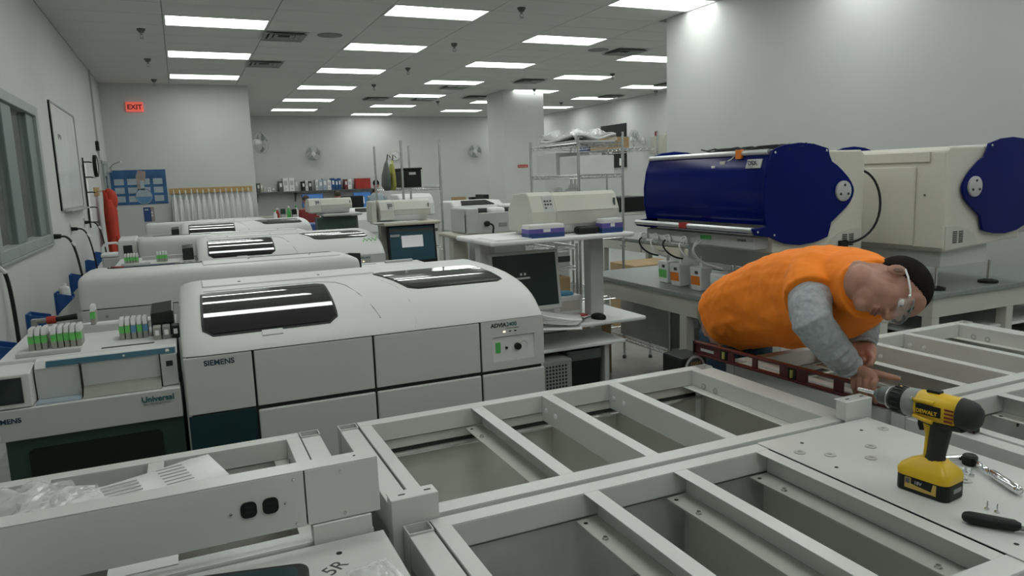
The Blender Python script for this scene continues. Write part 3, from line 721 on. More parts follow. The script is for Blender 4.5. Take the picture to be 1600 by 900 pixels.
# wooden hook board and red coat
t = thing('hook_board', 'short wooden hook board on the left wall', 'hook board', (XL, 13.0, 1.62))
MB().box(0, .02, 0, .7, 0, .13).build('board', 'wood', t, bevel=.003)
for y in (.12, .35, .58): MB().tube([(.02, y, .06), (.06, y, .055), (.075, y, .085)], .006).build('hook', 'zinc', t)
def coat(name, label, cat, m, loc, rz, w0, h, group=None, seed=0, depth=.16, hood=False, part=None):
    """a garment hanging from a hook: loft of folded cross-sections, sleeves down the sides"""
    rnd = random.Random(seed); t = thing(name, label, cat, loc, rz, group); ph = [rnd.random()*6.28 for _ in range(4)]
    rings = []; N = 22
    for i in range(13):
        v = i/12; z = -h*v
        wd = w0*(.10+.90*min(1, (v/.26))**.7)*(1+.10*v) if v < .26 else w0*(1+.10*v+.05*math.sin(3*v+ph[0]))
        dp = depth*(.35+.65*min(1, v/.3))
        R = []
        for k in range(N):
            a = 2*PI*k/N; f = 1+.16*math.sin(5*a+ph[1]+2.2*v)*min(1, v*3)+.09*math.sin(9*a+ph[2])*v
            R.append((wd/2*math.cos(a)*f, dp/2*math.sin(a)*f-dp*.5-.012, z))
        rings.append(R)
    MB().loft(rings).build('body', m, t, smooth=60)
    for s in (-1, 1):
        p = [(s*w0*.34, -depth*.55, -h*.16), (s*w0*.50, -depth*.6, -h*.30), (s*w0*.53, -depth*.65, -h*.52), (s*w0*.50, -depth*.7, -h*.74)]
        MB().tube(p, [min(depth*q, w0*q*.5) for q in (.26, .36, .34, .27)], 8).build('sleeve', m, t, smooth=60)
    MB().ell((0, -depth*.55, -.03), (w0*.16, depth*.3, .06)).build('collar', m, t, smooth=60)
    if hood: MB().ell((.02, -depth*.75, -.16), (w0*.42, depth*.5, .17)).build('hood', m, t, smooth=60)
    return t
coat('red_coat', 'long red hooded coat hanging on the left wall', 'coat', 'red_coat', (XL+.085, 13.3, 1.70), PI/2, .40, .98, seed=3, depth=.17, hood=True)
# framed notice next to the coat
tag(MB().box(XL, XL+.02, 14.44, 14.53, 1.75, 2.15).build('notice', 'green_dark', bevel=.003), 'narrow dark notice on the wall above the red coat', 'notice')
# power outlets with plugs and black cables on the left wall
def wall_plug(y, z, lab, ncab, drop, side):
    t = thing('wall_outlet', lab, 'outlet', (XL, y, z), 0, 'wall outlets with black plugs')
    MB().box(0, .008, -.06, .06, -.06, .06).build('face_plate', 'alu', t, bevel=.003)
    for k in range(ncab):
        yy = -.02+.04*k
        MB().cyl((.008, yy, .005*k), (.075, yy, .005*k), .024, .019, 10).build('plug', 'black', t, smooth=40)
        MB().tube(bez((.07, yy, 0), (.17, yy, .01), (.20, yy+side*.05, -.08), (.24, yy+side*.1, -drop), 14), .009, 8).build('cable', 'black', t, smooth=True)
    MB().cyl((.165, -.02, -.06), (.19, -.018, -.10), .013, n=8).build('cable_tag', 'white', t)
wall_plug(8.62, 1.25, 'nearest visible wall outlet plate with two black plugs and drooping cables', 2, .75, .15)
wall_plug(9.98, 1.26, 'second wall outlet with one black plug and cable', 1, .70, .12)
wall_plug(11.36, 1.28, 'third wall outlet below the file rack with a black plug', 1, .70, .1)
t = thing('power_cable', 'thick black cable hanging down the left wall at the picture edge', 'cable', (XL, 6.16, 0))
MB().tube(bez((.02, -.03, 1.17), (.05, 0, 1.15), (.06, .02, .95), (.06, -.02, .10), 12), .014, 8).build('cord', 'black', t, smooth=True)
MB().cyl((.01, -.05, 1.19), (.035, -.015, 1.145), .016, n=8).build('cord_tag', 'white', t)
# blue plastic bottle brackets on the left wall
for k, (y, z) in enumerate(((5.65, .62), (6.9, .62), (8.35, .60), (9.45, .66), (11.0, .68), (12.1, .70))):
    t = thing('blue_bracket', 'blue plastic wall bracket, %s along the left wall' % ['nearest, at the picture edge', 'second nearest', 'third nearest, holding a white bottle', 'fourth nearest', 'fifth nearest', 'farthest'][k], 'bracket', (XL, y, z), 0, 'blue wall brackets')
    MB().box(0, .015, -.10, .10, -.10, .12).build('wall_plate', 'bin_blue', t, bevel=.006)
    for s in (-.09, .08): MB().prism([(.015, .115), (.15, .08), (.15, .04), (.015, -.09)], 'y', s, s+.012).build('gusset', 'bin_blue', t, bevel=.003)
    MB().box(.015, .15, -.079, .08, .038, .05).build('shelf', 'bin_blue', t, bevel=.004)
    MB().lathe([(.022, .016), (.022, .022), (.014, .022), (.001, .018)], (0, 0, .08), axis='x', n=12).build('boss', 'white', t)
def jug(loc, lab, s=1):
    t = thing('white_bottle', lab, 'bottle', loc)
    MB().lathe([(.06*s, 0), (.066*s, .01), (.066*s, .13*s), (.05*s, .155*s), (.026*s, .165*s), (.026*s, .18*s)], n=16).build('body', 'white', t, smooth=40)
    MB().lathe([(.03*s, .178*s), (.03*s, .20*s), (.002, .203*s)], n=14).build('cap', 'white', t)
jug((XL+.085, 8.33, .652), 'white plastic bottle standing on the third blue wall bracket', .75)
t = thing('pipe_valve', 'pipe valve with red collar and black lever behind the near rack loader', 'valve', (-.66, 3.86, 1.09))
MB().cyl((.05, 0, .03), (.085, 0, .03), .018, n=12).build('collar', 'red', t); MB().cyl((.085, 0, .03), (.17, 0, .036), .011, .014, 10).build('lever', 'black', t); MB().cyl((-.0, 0, .03), (.05, 0, .03), .012, n=8).build('pipe', 'midgrey', t)
MB().box(-.01, .01, -.02, .02, -1.09, .04).build('post', 'midgrey', t)
# small terminal and dispenser between the rows
t = thing('terminal', 'small beige instrument with a dark green screen left of the analysers', 'terminal', (-.57, 7.62, 0))
MB().box(0, .15, 0, .5, .02, 1.06).build('pedestal', 'mach_back', t, bevel=.006)
MB().hexa([(-.01, -.01, 1.06), (.16, -.01, 1.06), (.16, .45, 1.06), (-.01, .45, 1.06), (.0, .02, 1.23), (.15, .02, 1.23), (.15, .40, 1.25), (.0, .40, 1.25)]).build('housing', 'mach', t, bevel=.008)
MB().hexa([(.04, -.008, 1.105), (.115, -.008, 1.105), (.115, .01, 1.105), (.04, .01, 1.105), (.04, .008, 1.185), (.115, .008, 1.185), (.115, .02, 1.185), (.04, .02, 1.185)]).build('screen', 'green_black', t)
t = thing('waste_bin', 'grey bin with white hooped lid beside the red coat', 'bin', (-.74, 9.05, 0))
MB().box(-.10, .10, -.12, .12, 0, .98).build('body', 'mach_back', t, bevel=.02); MB().box(-.105, .105, -.125, .125, .98, 1.02).build('lid', 'white', t, bevel=.012)
MB().tube([(-.095, 0, 1.02), (-.09, 0, 1.08), (-.05, 0, 1.125), (.05, 0, 1.125), (.09, 0, 1.08), (.095, 0, 1.02)], .014, 8).build('hoop', 'white', t, smooth=True)

# ---- back left wall: exit sign, poster, notice, lab coats on a rail
t = thing('exit_sign', 'small glowing red exit sign high on the back left wall', 'exit sign', (-.645, YB1, 3.17))
MB().box(-.15, .15, -.05, 0, 0, .18).build('case', 'red_emit', t, bevel=.008)
text('lettering', 'EXIT', .125, 'vinyl_red', t, (0, -.052, .045), align='CENTER', bold=.004)
t = thing('wall_poster', 'blue calendar poster with a round flask on the back left wall', 'poster', (-1.2, YB1-.006, 1.40))
MB().box(0, .97, 0, .004, 0, .67).build('sheet', 'poster_blue', t)
for r_ in range(3):
    for c_ in range(4):
        x = .06+.225*c_; z = .055+.165*r_
        MB().box(x, x+.165, -.0012, .0005, z, z+.115).build('month_panel', 'poster_pale', t)
MB().prism([(.45, .30), (.55, .30), (.60, .45), (.62, .64), (.48, .66), (.44, .55)], 'y', -.0022, -.0013).build('flame_print', 'poster_warm', t)
b = MB().lathe([(.15, 0), (.15, -.001), (.001, -.001)], (.55, -.0018, .155), axis='y', n=28).box(.505, .575, -.0028, -.0018, .28, .46)
b.build('flask_print', 'poster_pale', t)
MB().ring((.55, -.003, .155), .15, .004, axis='y', n=32, m=4).build('flask_outline', 'poster_blue', t)
MB().prism([(.41, .15), (.69, .15), (.66, .07), (.59, .02), (.51, .02), (.44, .07)], 'y', -.004, -.003).build('liquid_print', 'bluelab', t)
t = thing('notice_sheet', 'small dark blue and brown notice below the blue poster', 'notice', (-.69, YB1-.005, 1.06))
MB().box(0, .19, 0, .004, 0, .28).build('sheet', 'dkblue', t); MB().box(.13, .19, -.001, .0005, 0, .28).build('band', 'poster_warm', t); MB().box(.02, .09, -.001, .0005, .22, .25).build('print', 'poster_pale', t)
for z in (.10, .16): MB().box(.135, .165, -.002, -.001, z, z+.035).build('print', 'white', t)
t = thing('coat_rail', 'long wooden coat rail with hooks above the lab coats', 'coat rail', (-.19, YB1, 1.58))
MB().box(0, 1.55, -.022, 0, 0, .11).build('board', 'wood', t, bevel=.003)
for k in range(14): MB().tube([(.07+.107*k, -.022, .05), (.07+.107*k, -.06, .045), (.07+.107*k, -.07, .075)], .006).build('hook', 'zinc', t)
on = ['leftmost', 'second from left', 'third from left', 'fourth from left', 'fifth from left', 'sixth from left', 'seventh from left', 'seventh from right', 'sixth from right', 'fifth from right', 'fourth from right', 'third from right', 'second from right', 'rightmost']
for k in range(14):
    coat('lab_coat', 'white lab coat hanging on the wooden rail, %s' % on[k], 'lab coat', 'coat_white', (-.12+.107*k, YB1-.073, 1.64-.01*(k % 3)), 0, .079+.003*((k*7) % 3), 1.0+.05*(k % 2), 'white lab coats', seed=20+k, depth=.13)
# ================================================================== INSTRUMENT TABLES AND BLUE HOODED INSTRUMENTS (right)
def lab_table(name, label, x0, x1, y0, y1, zt=.90, legs=None, drawers=(), shelf=None):
    t = thing(name, label, 'table', (x0, y0, 0)); w_, d_ = x1-x0, y1-y0
    MB().box(0, w_, 0, d_, zt-.035, zt).build('table_top', 'bench_top', t, bevel=.006)
    MB().box(.02, w_-.02, .02, .045, zt-.155, zt-.036).build('apron', 'cream', t); MB().box(.02, w_-.02, d_-.045, d_-.02, zt-.155, zt-.036).build('apron', 'cream', t)
    MB().box(.02, .045, .046, d_-.046, zt-.155, zt-.036).build('apron', 'cream', t); MB().box(w_-.045, w_-.02, .046, d_-.046, zt-.155, zt-.036).build('apron', 'cream', t)
    for lx, ly in legs or [(.02, .02), (w_-.09, .02), (.02, d_-.09), (w_-.09, d_-.09)]:
        MB().box(lx, lx+.07, ly, ly+.07, 0, zt-.156).build('leg', 'cream', t, bevel=.004)
    for yy, dl in drawers:
        dr = MB().box(-.004, .019, yy, yy+dl, zt-.15, zt-.045).build('drawer_front', 'cream', t, bevel=.004)
        MB().box(-.012, -.004, yy+dl/2-.06, yy+dl/2+.06, zt-.105, zt-.09).build('drawer_pull', 'midgrey', dr, bevel=.003)
    if shelf: MB().box(.1, w_-.1, .05, d_-.05, shelf-.02, shelf).build('lower_shelf', 'white', t, bevel=.004)
    return t
lab_table('lab_table', 'cream lab table with grey top carrying the left blue instrument', 2.965, 3.86, 2.98, 5.15, legs=[(.02, .87), (.8, .87), (.02, .02), (.8, .02), (.02, 2.06), (.8, 2.06)])
lab_table('lab_table', 'cream lab table with grey top carrying the right hand instrument', 4.14, 5.75, 2.93, 4.75, legs=[(.02, .02), (.75, .02), (1.5, .02), (.02, 1.7), (1.5, 1.7)], shelf=.62)
lab_table('lab_table', 'far cream lab table with drawers behind the left blue instrument', 4.95, 5.75, 5.6, 8.2, zt=.90, drawers=((.1, .7), (.85, .75), (1.65, .75)))

def make_dsx(label):
    t = thing('plate_processor', label, 'lab instrument', (0, 0, 0), 0, 'blue hooded instruments')
    H = .60                                                  # half length
    cap = [(-.397, 1.797), (-.355, 1.814), (-.301, 1.828), (-.19, 1.839), (-.077, 1.831), (.04, 1.802), (.050, 1.765), (.073, 1.725), (.120, 1.700), (.165, 1.667), (.21, 1.63), (.241, 1.596), (.260, 1.565), (.265, 1.542), (.258, 1.51), (.235, 1.473), (.205, 1.445), (.177, 1.424), (.083, 1.359), (.072, 1.32), (.057, 1.273), (-.0, 1.256), (-.054, 1.245), (-.169, 1.237), (-.283, 1.252), (-.345, 1.275), (-.400, 1.297), (-.520, 1.318), (-.536, 1.357), (-.43, 1.365), (-.452, 1.46), (-.455, 1.58), (-.435, 1.70)]
    for s in (-1, 1):
        o = MB().prism(cap, 'y', s*H, s*(H-.018)).build('end_cap', 'dsx_blue', t, bevel=.004)
        MB().lathe([(.062, 0), (.062, s*.012), (.055, s*.016), (.001, s*.016)], (.165, s*H, 1.545), axis='y', n=24).build('disc', 'ltgrey', o, smooth=40)
        for a in (90, 210, 330): MB().lathe([(.008, 0), (.008, s*.003), (.001, s*.003)], (.165+.036*math.cos(math.radians(a)), s*(H+.016), 1.545+.036*math.sin(math.radians(a))), axis='y', n=8).build('disc_screw', 'gap', o)
        for x, z in ((-.38, 1.785), (.02, 1.79), (-.375, 1.31), (-.50, 1.335)): MB().lathe([(.008, 0), (.007, s*.005), (.001, s*.006)], (x, s*H, z), axis='y', n=10).build('cap_screw', 'chrome', o)
    # curved translucent blue front cover between the caps
    pr = [(-.40, 1.785), (-.425, 1.72), (-.445, 1.64), (-.452, 1.55), (-.448, 1.46), (-.43, 1.37)]
    n = len(pr); b = MB()
    outl = [Vector((x, 0, z)) for x, z in pr]; inn = [Vector((x+.012, 0, z)) for x, z in pr][::-1]
    b.prism([(p.x, p.z) for p in outl+inn], 'y', -H+.02, H-.02); b.build('front_cover', 'dsx_blue', t, smooth=30)
    MB().cyl((-.405, -H+.02, 1.79), (-.405, H-.02, 1.79), .017, n=12).build('top_rail', 'alu', t, smooth=40)
    br = MB().box(-.53, -.435, -H+.02, H-.02, 1.325, 1.345).build('cover_lip', 'dsx_blue', t)
    bar = MB().cyl((-.525, -H+.01, 1.345), (-.525, H-.01, 1.345), .017, n=12).build('bottom_rail', 'alu', t, smooth=40)
    MB().box(-.545, -.508, .0, .07, 1.330, 1.364).build('red_tape', 'red', bar)
    # top deck
    MB().box(-.395, .02, -H+.02, H-.02, 1.775, 1.79).build('top_deck', 'ltgrey', t, bevel=.003)
    # cream body
    b = MB().prism([(-.36, 1.20), (.36, 1.15), (.385, 1.18), (.385, 1.765), (.35, 1.79), (.02, 1.79), (-.36, 1.77)], 'y', -H+.03, H-.03)
    bd = b.build('body', 'dsx_body', t, bevel=.012)
    MB().box(.386, .396, -H+.13, H-.13, 1.70, 1.765).build('rear_band', 'dsx_body', bd, bevel=.005)
    MB().box(.386, .400, -H+.22, H-.22, 1.18, 1.675).build('rear_panel', 'dsx_body', bd, bevel=.008)
    for y, z in ((-.44, 1.73), (-.44, 1.5), (-.44, 1.24), (.44, 1.5)): MB().lathe([(.007, 0), (.007, .003), (.001, .003)], (.386, y, z), axis='x', n=8).build('screw', 'dkgrey', bd)
    for s in (-1, 1):                                         # arched service recess with grille on both ends
        e = s*(H-.03)
        arch = [(.06, 1.185), (.365, 1.165), (.365, 1.31)]+[(.365-.30*math.sin(a)*1.0, 1.19+.125*math.cos(a)) for a in [k*PI/2/6 for k in range(1, 6)]]
        rc = MB().prism(arch, 'y', e, e+s*.006).build('service_arch', 'cream', bd)
        for c_ in range(2):
            for k in range(7): MB().box(.26-.055*c_, .30-.055*c_, *sorted((e+s*.006, e+s*.008)), 1.205+.011*k, 1.211+.011*k).build('grille_slot', 'gap', rc)
    # silver panel below the front cover with sockets
    sp = MB().box(-.47, -.36, -H+.06, H-.06, 1.225, 1.30).build('connector_panel', 'ltgrey', t, bevel=.004)
    MB().box(-.474, -.469, -.16, -.06, 1.262, 1.288).build('green_tape', 'green', sp)
    text('lettering', 'DYNEX', .022, 'ink', sp, (-.4715, -.40, 1.268), rot=(PI/2, 0, -PI/2))
    pl = MB().box(-.478, -.470, .10, .50, 1.228, 1.262).build('socket_plate', 'white', sp, bevel=.002)
    # under base and feet
    MB().box(-.12, .32, -H+.08, H-.08, 1.05, 1.20).build('base', 'mach_panel', t, bevel=.005)
    for x in (-.25, .27):
        for y in (-H+.14, H-.14):
            ft = MB().cyl((x, y, .925), (x, y, 1.05), .012, n=8).build('foot_stem', 'zinc', t)
            MB().lathe([(.06, .90), (.06, .915), (.02, .925), (.001, .925)], (x, y, 0), n=16).build('foot_pad', 'black', ft)
    # badge on the front cover
    bd2 = MB().hexa([(-.438, -.425, 1.700), (-.438, -.545, 1.700), (-.432, -.545, 1.700), (-.432, -.425, 1.700), (-.422, -.425, 1.752), (-.422, -.545, 1.752), (-.416, -.545, 1.752), (-.416, -.425, 1.752)]).build('badge', 'ltgrey', t)
    text('lettering', 'DSX', .038, 'navy_text', bd2, (-.4345, -.445, 1.718), rot=(PI/2+.28, 0, -PI/2), bold=.0008)
    text('lettering', 'DYNEX', .012, 'midgrey', bd2, (-.4378, -.445, 1.706), rot=(PI/2+.28, 0, -PI/2))
    return t
dsx = make_dsx('blue hooded instrument with a DSX badge, its front facing left')
put(dsx, (3.5, 3.82, 0))
put(copy_tree(dsx), (4.57, 3.50, 0), PI, 'instrument at far right showing its cream back and one blue end cap')

# cables, plugs and tape on the left instrument
t = thing('socket_strip', 'row of white plugs in sockets below the blue instrument front', 'plug row', (3.02, 4.05, 1.24))
for k, y in enumerate((.30, .16, .02, -.16)):
    pl = MB().cyl((-.006, y, 0), (-.04, y, -.005), .022, .018, 12).build('plug', 'white', t, smooth=40)
    MB().ring((-.02, y, 0), .03, .006, axis='x', n=16).build('collar', 'white', pl, smooth=True)
    MB().tube(bez((-.04, y, -.005), (-.10, y, -.02), (-.06, y-.05, -.12), (.06, y-.06, -.135), 10), .006, 6).build('cord', 'white' if k % 2 else 'black', pl, smooth=True)
for k in range(2): MB().tube(bez((-.012, -.30-.03*k, .01), (-.08, -.30-.03*k, .0), (-.06, -.26+.10*k, -.12), (.10, -.34-.06*k, -.17), 10), .006, 6).build('pump_tube', 'white', t, smooth=True)
t = thing('cable_bundle', 'tangle of black cables with an orange tag on top of the blue instrument', 'cables', (3.35, 3.55, 1.792))
for k in range(7):
    b = MB().tube([(-.12+.03*k+.02*math.sin(j*1.7+k), -.33+.11*j, .010+.032*abs(math.sin(j*1.1+k*.9))) for j in range(8)], .006, 5); b.build('cable', 'black', t, smooth=True)
MB().tube([(-.24, -.12, .0), (-.258, -.06, .008), (-.2585, .0, -.035), (-.263, .07, -.06), (-.265, .13, -.075)], .005, 5).build('white_lead', 'white', t, smooth=True)
MB().box(-.275, -.250, -.10, -.05, -.035, .02).build('orange_tag', 'orange_tape', t, bevel=.003); MB().box(-.275, -.262, .04, .09, -.065, -.045).build('cream_sleeve', 'cream', t, bevel=.003); MB().box(-.278, -.262, .13, .165, -.09, -.07).build('connector', 'white', t, bevel=.003)
t = thing('power_lead', 'black power lead looping down the end of the blue instrument', 'cable', (3.93, 3.22, 1.2))
MB().tube(bez((-.03, .05, .46), (.06, -.05, .40), (.10, -.05, .02), (-.22, .02, .02), 16), .008, 6).build('lead', 'black', t, smooth=True)
MB().box(-.26, -.20, .0, .04, .0, .04).build('socket', 'black', t)
# reagent bottles and box under the left instrument
def pack(x, y, lab, m, w_=.10):
    t = thing('reagent_bottle', lab, 'bottle', (x, y, .90), 0, 'reagent bottles below the blue instrument')
    MB().hexa([(-w_*.40, -.05, 0), (w_*.40, -.05, 0), (w_*.40, .05, 0), (-w_*.40, .05, 0), (-w_*.5, -.06, .16), (w_*.5, -.06, .16), (w_*.5, .06, .16), (-w_*.5, .06, .16)]).build('body', 'white', t, bevel=.01)
    MB().lathe([(.012, .16), (.010, .19), (.006, .20), (.006, .23)], n=10).build('neck', 'white', t, smooth=40)
    MB().hexa([(-w_*.44, -.045, .04), (-w_*.44, .045, .04), (-w_*.42, .045, .04), (-w_*.42, -.045, .04), (-w_*.485, -.045, .10), (-w_*.485, .045, .10), (-w_*.46, .045, .10), (-w_*.46, -.045, .10)]).build('label_patch', m, t)
    MB().box(-w_*.515, -w_*.49, -.03, .0, .115, .135).build('print', 'ink', t)
pack(3.17, 4.30, 'white reagent bottle with green label, left of the three under the blue instrument', 'greenlab')
pack(3.15, 4.12, 'white reagent bottle with orange label, middle of the three under the blue instrument', 'orange_tape', .12)
pack(3.13, 3.88, 'white reagent bottle with orange label, right of the three, beside the biohazard box', 'orange_tape')
t = thing('biohazard_box', 'white plastic box with dark biohazard mark under the blue instrument', 'box', (3.11, 3.50, .90))
MB().box(0, .22, 0, .27, 0, .135).build('body', 'white', t, bevel=.015)
for a in (90, 210, 330): MB().ring((-.001, .135+.016*math.cos(math.radians(a)), .07+.016*math.sin(math.radians(a))), .013, .003, axis='x', n=14, m=4).build('biohazard_mark', 'ink', t)

# storage rack with boxes under the left table
def wire_rack(name, label, x0, x1, y0, y1, z0, ztop, shelves, group=None):
    t = thing(name, label, 'wire rack', (x0, y0, 0), 0, 'chrome wire racks'); w_, d_ = x1-x0, y1-y0
    for x in (0, w_):
        for y in (0, d_):
            p = MB().cyl((x, y, z0), (x, y, ztop), .0125, n=10).build('post', 'zinc', t, smooth=40)
            MB().lathe([(.018, z0-.0), (.018, z0+.02), (.012, z0+.03)], (x, y, 0), n=8).build('foot', 'dkgrey', p)
    for z in shelves:
        b = MB()
        for dz in (0, -.028):
            for y in (0, d_): b.cyl((0, y, z+dz), (w_, y, z+dz), .0045, n=6)
            for x in (0, w_): b.cyl((x, 0, z+dz), (x, d_, z+dz), .0045, n=6)
        def zig(p, q, n):
            p, q = Vector(p), Vector(q); b.tube([p.lerp(q, k/n)+Vector((0, 0, -.028 if k % 2 else 0)) for k in range(n+1)], .003, 4)
        nx, ny = max(4, int(w_/.04)), max(4, int(d_/.04))
        zig((0, 0, z), (w_, 0, z), nx); zig((0, d_, z), (w_, d_, z), nx); zig((0, 0, z), (0, d_, z), ny); zig((w_, 0, z), (w_, d_, z), ny)
        sh = b.build('shelf_edge', 'zinc', t)
        b = MB()
        for k in range(1, int(d_/.03)): b.cyl((0, k*.03, z+.001), (w_, k*.03, z+.001), .0022, n=4)
        b.build('shelf_wires', 'zinc', sh)
    return t
def carton(name, label, cat, x0, x1, y0, y1, z0, z1, m, band=None, sticker=None, group=None):
    t = thing(name, label, cat, (x0, y0, z0), 0, group); w_, d_, h_ = x1-x0, y1-y0, z1-z0
    MB().box(0, w_, 0, d_, 0, h_*.97).build('body', m, t, bevel=.004)
    MB().box(.003, w_-.003, .003, d_-.003, h_*.97, h_).build('lid_flap', m, t)
    if band: MB().box(-.001, w_+.001, -.001, d_+.001, h_*.28, h_*.68).build('band', band, t)
    if band == 'violet': MB().box(-.0015, w_+.0015, -.0015, d_+.0015, 0, h_*.34).build('lower_band', 'dkblue', t)
    if sticker: MB().box(w_*.4, w_*.6, -.003, -.001, h_*.42, h_*.66).build('sticker', sticker, t)
    return t
wire_rack('wire_rack', 'low chrome wire rack standing under the left lab table', 3.30, 3.82, 4.45, 5.45, 0, .70, (.33,))
carton('storage_box', 'large grey carton on the low wire rack under the table', 'box', 3.34, 3.78, 4.5, 5.2, .334, .66, 'ltgrey', sticker='white')
tag(MB().box(2.99, 3.25, 5.2, 5.9, .0, .55).build('floor_cabinet', 'cardboard', bevel=.01), 'brown box standing behind the low wire rack', 'box')

G = 'black boxes added as shade under the lab tables'
for k, (x0, x1, y0, y1, lab) in enumerate(((3.25, 3.75, 3.15, 3.75, 'near end of the left lab table'), (4.25, 4.80, 3.1, 3.7, 'left half of the right hand table'), (4.9, 5.5, 3.1, 3.7, 'right half of the right hand table'), (4.25, 5.5, 3.9, 4.6, 'back of the right hand table'), (5.05, 5.65, 5.8, 6.9, 'far drawer table'))):  # added black boxes that darken the space under the tables
    t = thing('shade_filler', 'black lidded box added as shade under the %s' % lab, 'bin', (x0, y0, 0), 0, G)
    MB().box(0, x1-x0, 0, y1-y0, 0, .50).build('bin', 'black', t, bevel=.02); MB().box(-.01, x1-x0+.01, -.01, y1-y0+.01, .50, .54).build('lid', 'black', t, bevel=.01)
# ================================================================== WORKSTATIONS BESIDE THE ANALYSERS, PRINTERS, RACKS
def workstation(label, x0, x1, y0, d_, zd, zs, top='white', wood='ltgrey', flip=False, shelf_in=.06):
    t = thing('computer_cart', label, 'computer cart', (x0, y0, 0), 0, 'computer carts'); w_ = x1-x0
    MB().box(0, w_, 0, d_, zd-.028, zd).build('desktop', top, t, bevel=.012, seg=3)
    MB().box(.03, w_-.16, .0, d_*.6, zd-.16, zd-.135).build('keyboard_tray', top, t, bevel=.008)
    MB().box(.02, w_-.10, -.02, d_-.1, zs-.03, zs).build('upper_shelf', top, t, bevel=.012, seg=3)
    for x in (.04, w_-.30): MB().box(x, x+.10, d_*.30, d_*.30+.09, zd, zs-.03).build('post', wood, t, bevel=.006)
    MB().box(.14, w_*.50, d_-.03, d_-.01, zd, zs-.03).build('back_panel', wood, t)
    for x in (.03, w_-.30): MB().box(x, x+.035, .04, d_-.02, .03, zd-.162).build('side_panel', wood, t, bevel=.004)
    for x in (.03, w_-.30): MB().box(x-.02, x+.055, -.05, d_+.02, 0, .03).build('foot_rail', wood, t, bevel=.006)
    MB().box(.066, w_-.301, d_-.05, d_-.03, .15, zd-.17).build('modesty_panel', wood, t)
    return t
def monitor(label, x, y, z, w_, h_, bez, scr, tilt=.16, rz=0, win=None, stand=True, lift=.09):
    t = thing('monitor', label, 'monitor', (x, y, z), rz); R = Matrix.Rotation(-tilt, 4, 'X')
    z0 = lift if stand else 0
    T = Matrix.Translation((0, 0, z0)) @ R
    MB().box(-w_/2, w_/2, 0, .035, 0, h_).build('housing', bez, t, bevel=.008, tf=T)
    MB().box(-w_/2+.022, w_/2-.022, -.0015, .002, .03, h_-.022).build('screen', scr, t, tf=T)
    if win:
        for a in win: MB().box(a[0]*w_-w_/2, a[1]*w_-w_/2, -.003, -.001, a[2]*h_, a[3]*h_).build('window_print', a[4], t, tf=T)
    if stand:
        MB().cyl((0, .05, .015), (0, .055, z0+h_*.4), .025, n=10).build('stand_neck', bez, t); MB().lathe([(.11, 0), (.11, .01), (.06, .02), (.001, .02)], (0, .05, 0), n=20).build('stand_foot', bez, t)
    return t
def printer(label, x0, x1, y0, d_, z, h_, m='cream', back=False):
    t = thing('dot_matrix_printer', label, 'printer', (x0, y0, z), 0, 'wide dot matrix printers'); w_ = x1-x0
    if not back:
        prof = [(0, .02), (0, h_*.55), (.05, h_*.92), (.09, h_), (d_*.75, h_*.96), (d_, h_*.6), (d_, .02)]
        MB().prism(prof, 'x', 0, w_*.27).build('left_housing', m, t, bevel=.008)
        MB().prism([(.012, .06), (.008, h_*.55), (.055, h_*.90), (.09, h_*.98), (d_*.75, h_*.93), (d_, h_*.6), (d_, .05)], 'x', w_*.272, w_).build('paper_cover', m, t, bevel=.006)
        MB().prism([(.07, .005), (.012, .06), (d_-.02, .06), (d_-.05, .005)], 'x', .03, w_-.03).build('underbody', 'white', t)
        kp = MB().hexa([(w_*.14, -.001, h_*.55), (w_*.25, -.001, h_*.55), (w_*.25, .02, h_*.55), (w_*.14, .02, h_*.55), (w_*.14, .043, h_*.90), (w_*.25, .043, h_*.90), (w_*.25, .06, h_*.90), (w_*.14, .06, h_*.90)]).build('keypad', 'ltgrey', t)
        for r_ in range(3):
            for c_ in range(3):
                if r_ == 0 and c_ > 0: continue
                x = w_*(.155+.031*c_); f_ = .2+.22*r_; y = -.001+.044*f_-.003; zz = h_*(.55+.35*f_)
                MB().box(x, x+.010, y, y+.006, zz, zz+.010).build('key', 'dkgrey', kp)
        MB().box(w_*.29, w_*.93, .007, .012, h_*.53, h_*.54).build('seam', 'midgrey', t); MB().box(w_*.945, w_*.96, .015, .03, h_*.62, h_*.80).build('badge', 'dkgrey', t)
    else:
        MB().box(0, w_, 0, .03, 0, h_*.80).build('rear_panel', m, t, bevel=.004); MB().box(0, .10, -.012, d_, 0, h_).build('left_housing', m, t, bevel=.012); MB().box(.10, w_, .03, d_, 0, h_*.55).build('body', m, t)
        MB().cyl((.12, d_*.45, h_*.78), (w_-.03, d_*.45, h_*.78), .035, n=12).build('platen', 'black', t, smooth=40); MB().box(.22, .36, d_*.25, d_*.65, h_*.70, h_*.97).build('tractor_cover', 'white', t, bevel=.02)
        MB().cyl((.16, -.002, h_*.38), (.16, -.035, h_*.38), .02, n=10).build('power_plug', 'black', t); MB().tube(bez((.16, -.03, h_*.38), (.2, -.06, h_*.38), (.2, -.05, .05), (.2, -.03, .0), 8), .007).build('power_cord', 'black', t)
        MB().box(.26, .33, -.002, .0, h_*.22, h_*.38).build('rating_label', 'midgrey', t); MB().box(w_-.20, w_-.02, -.003, .0, h_*.30, h_*.42).build('port', 'dkgrey', t)
    return t
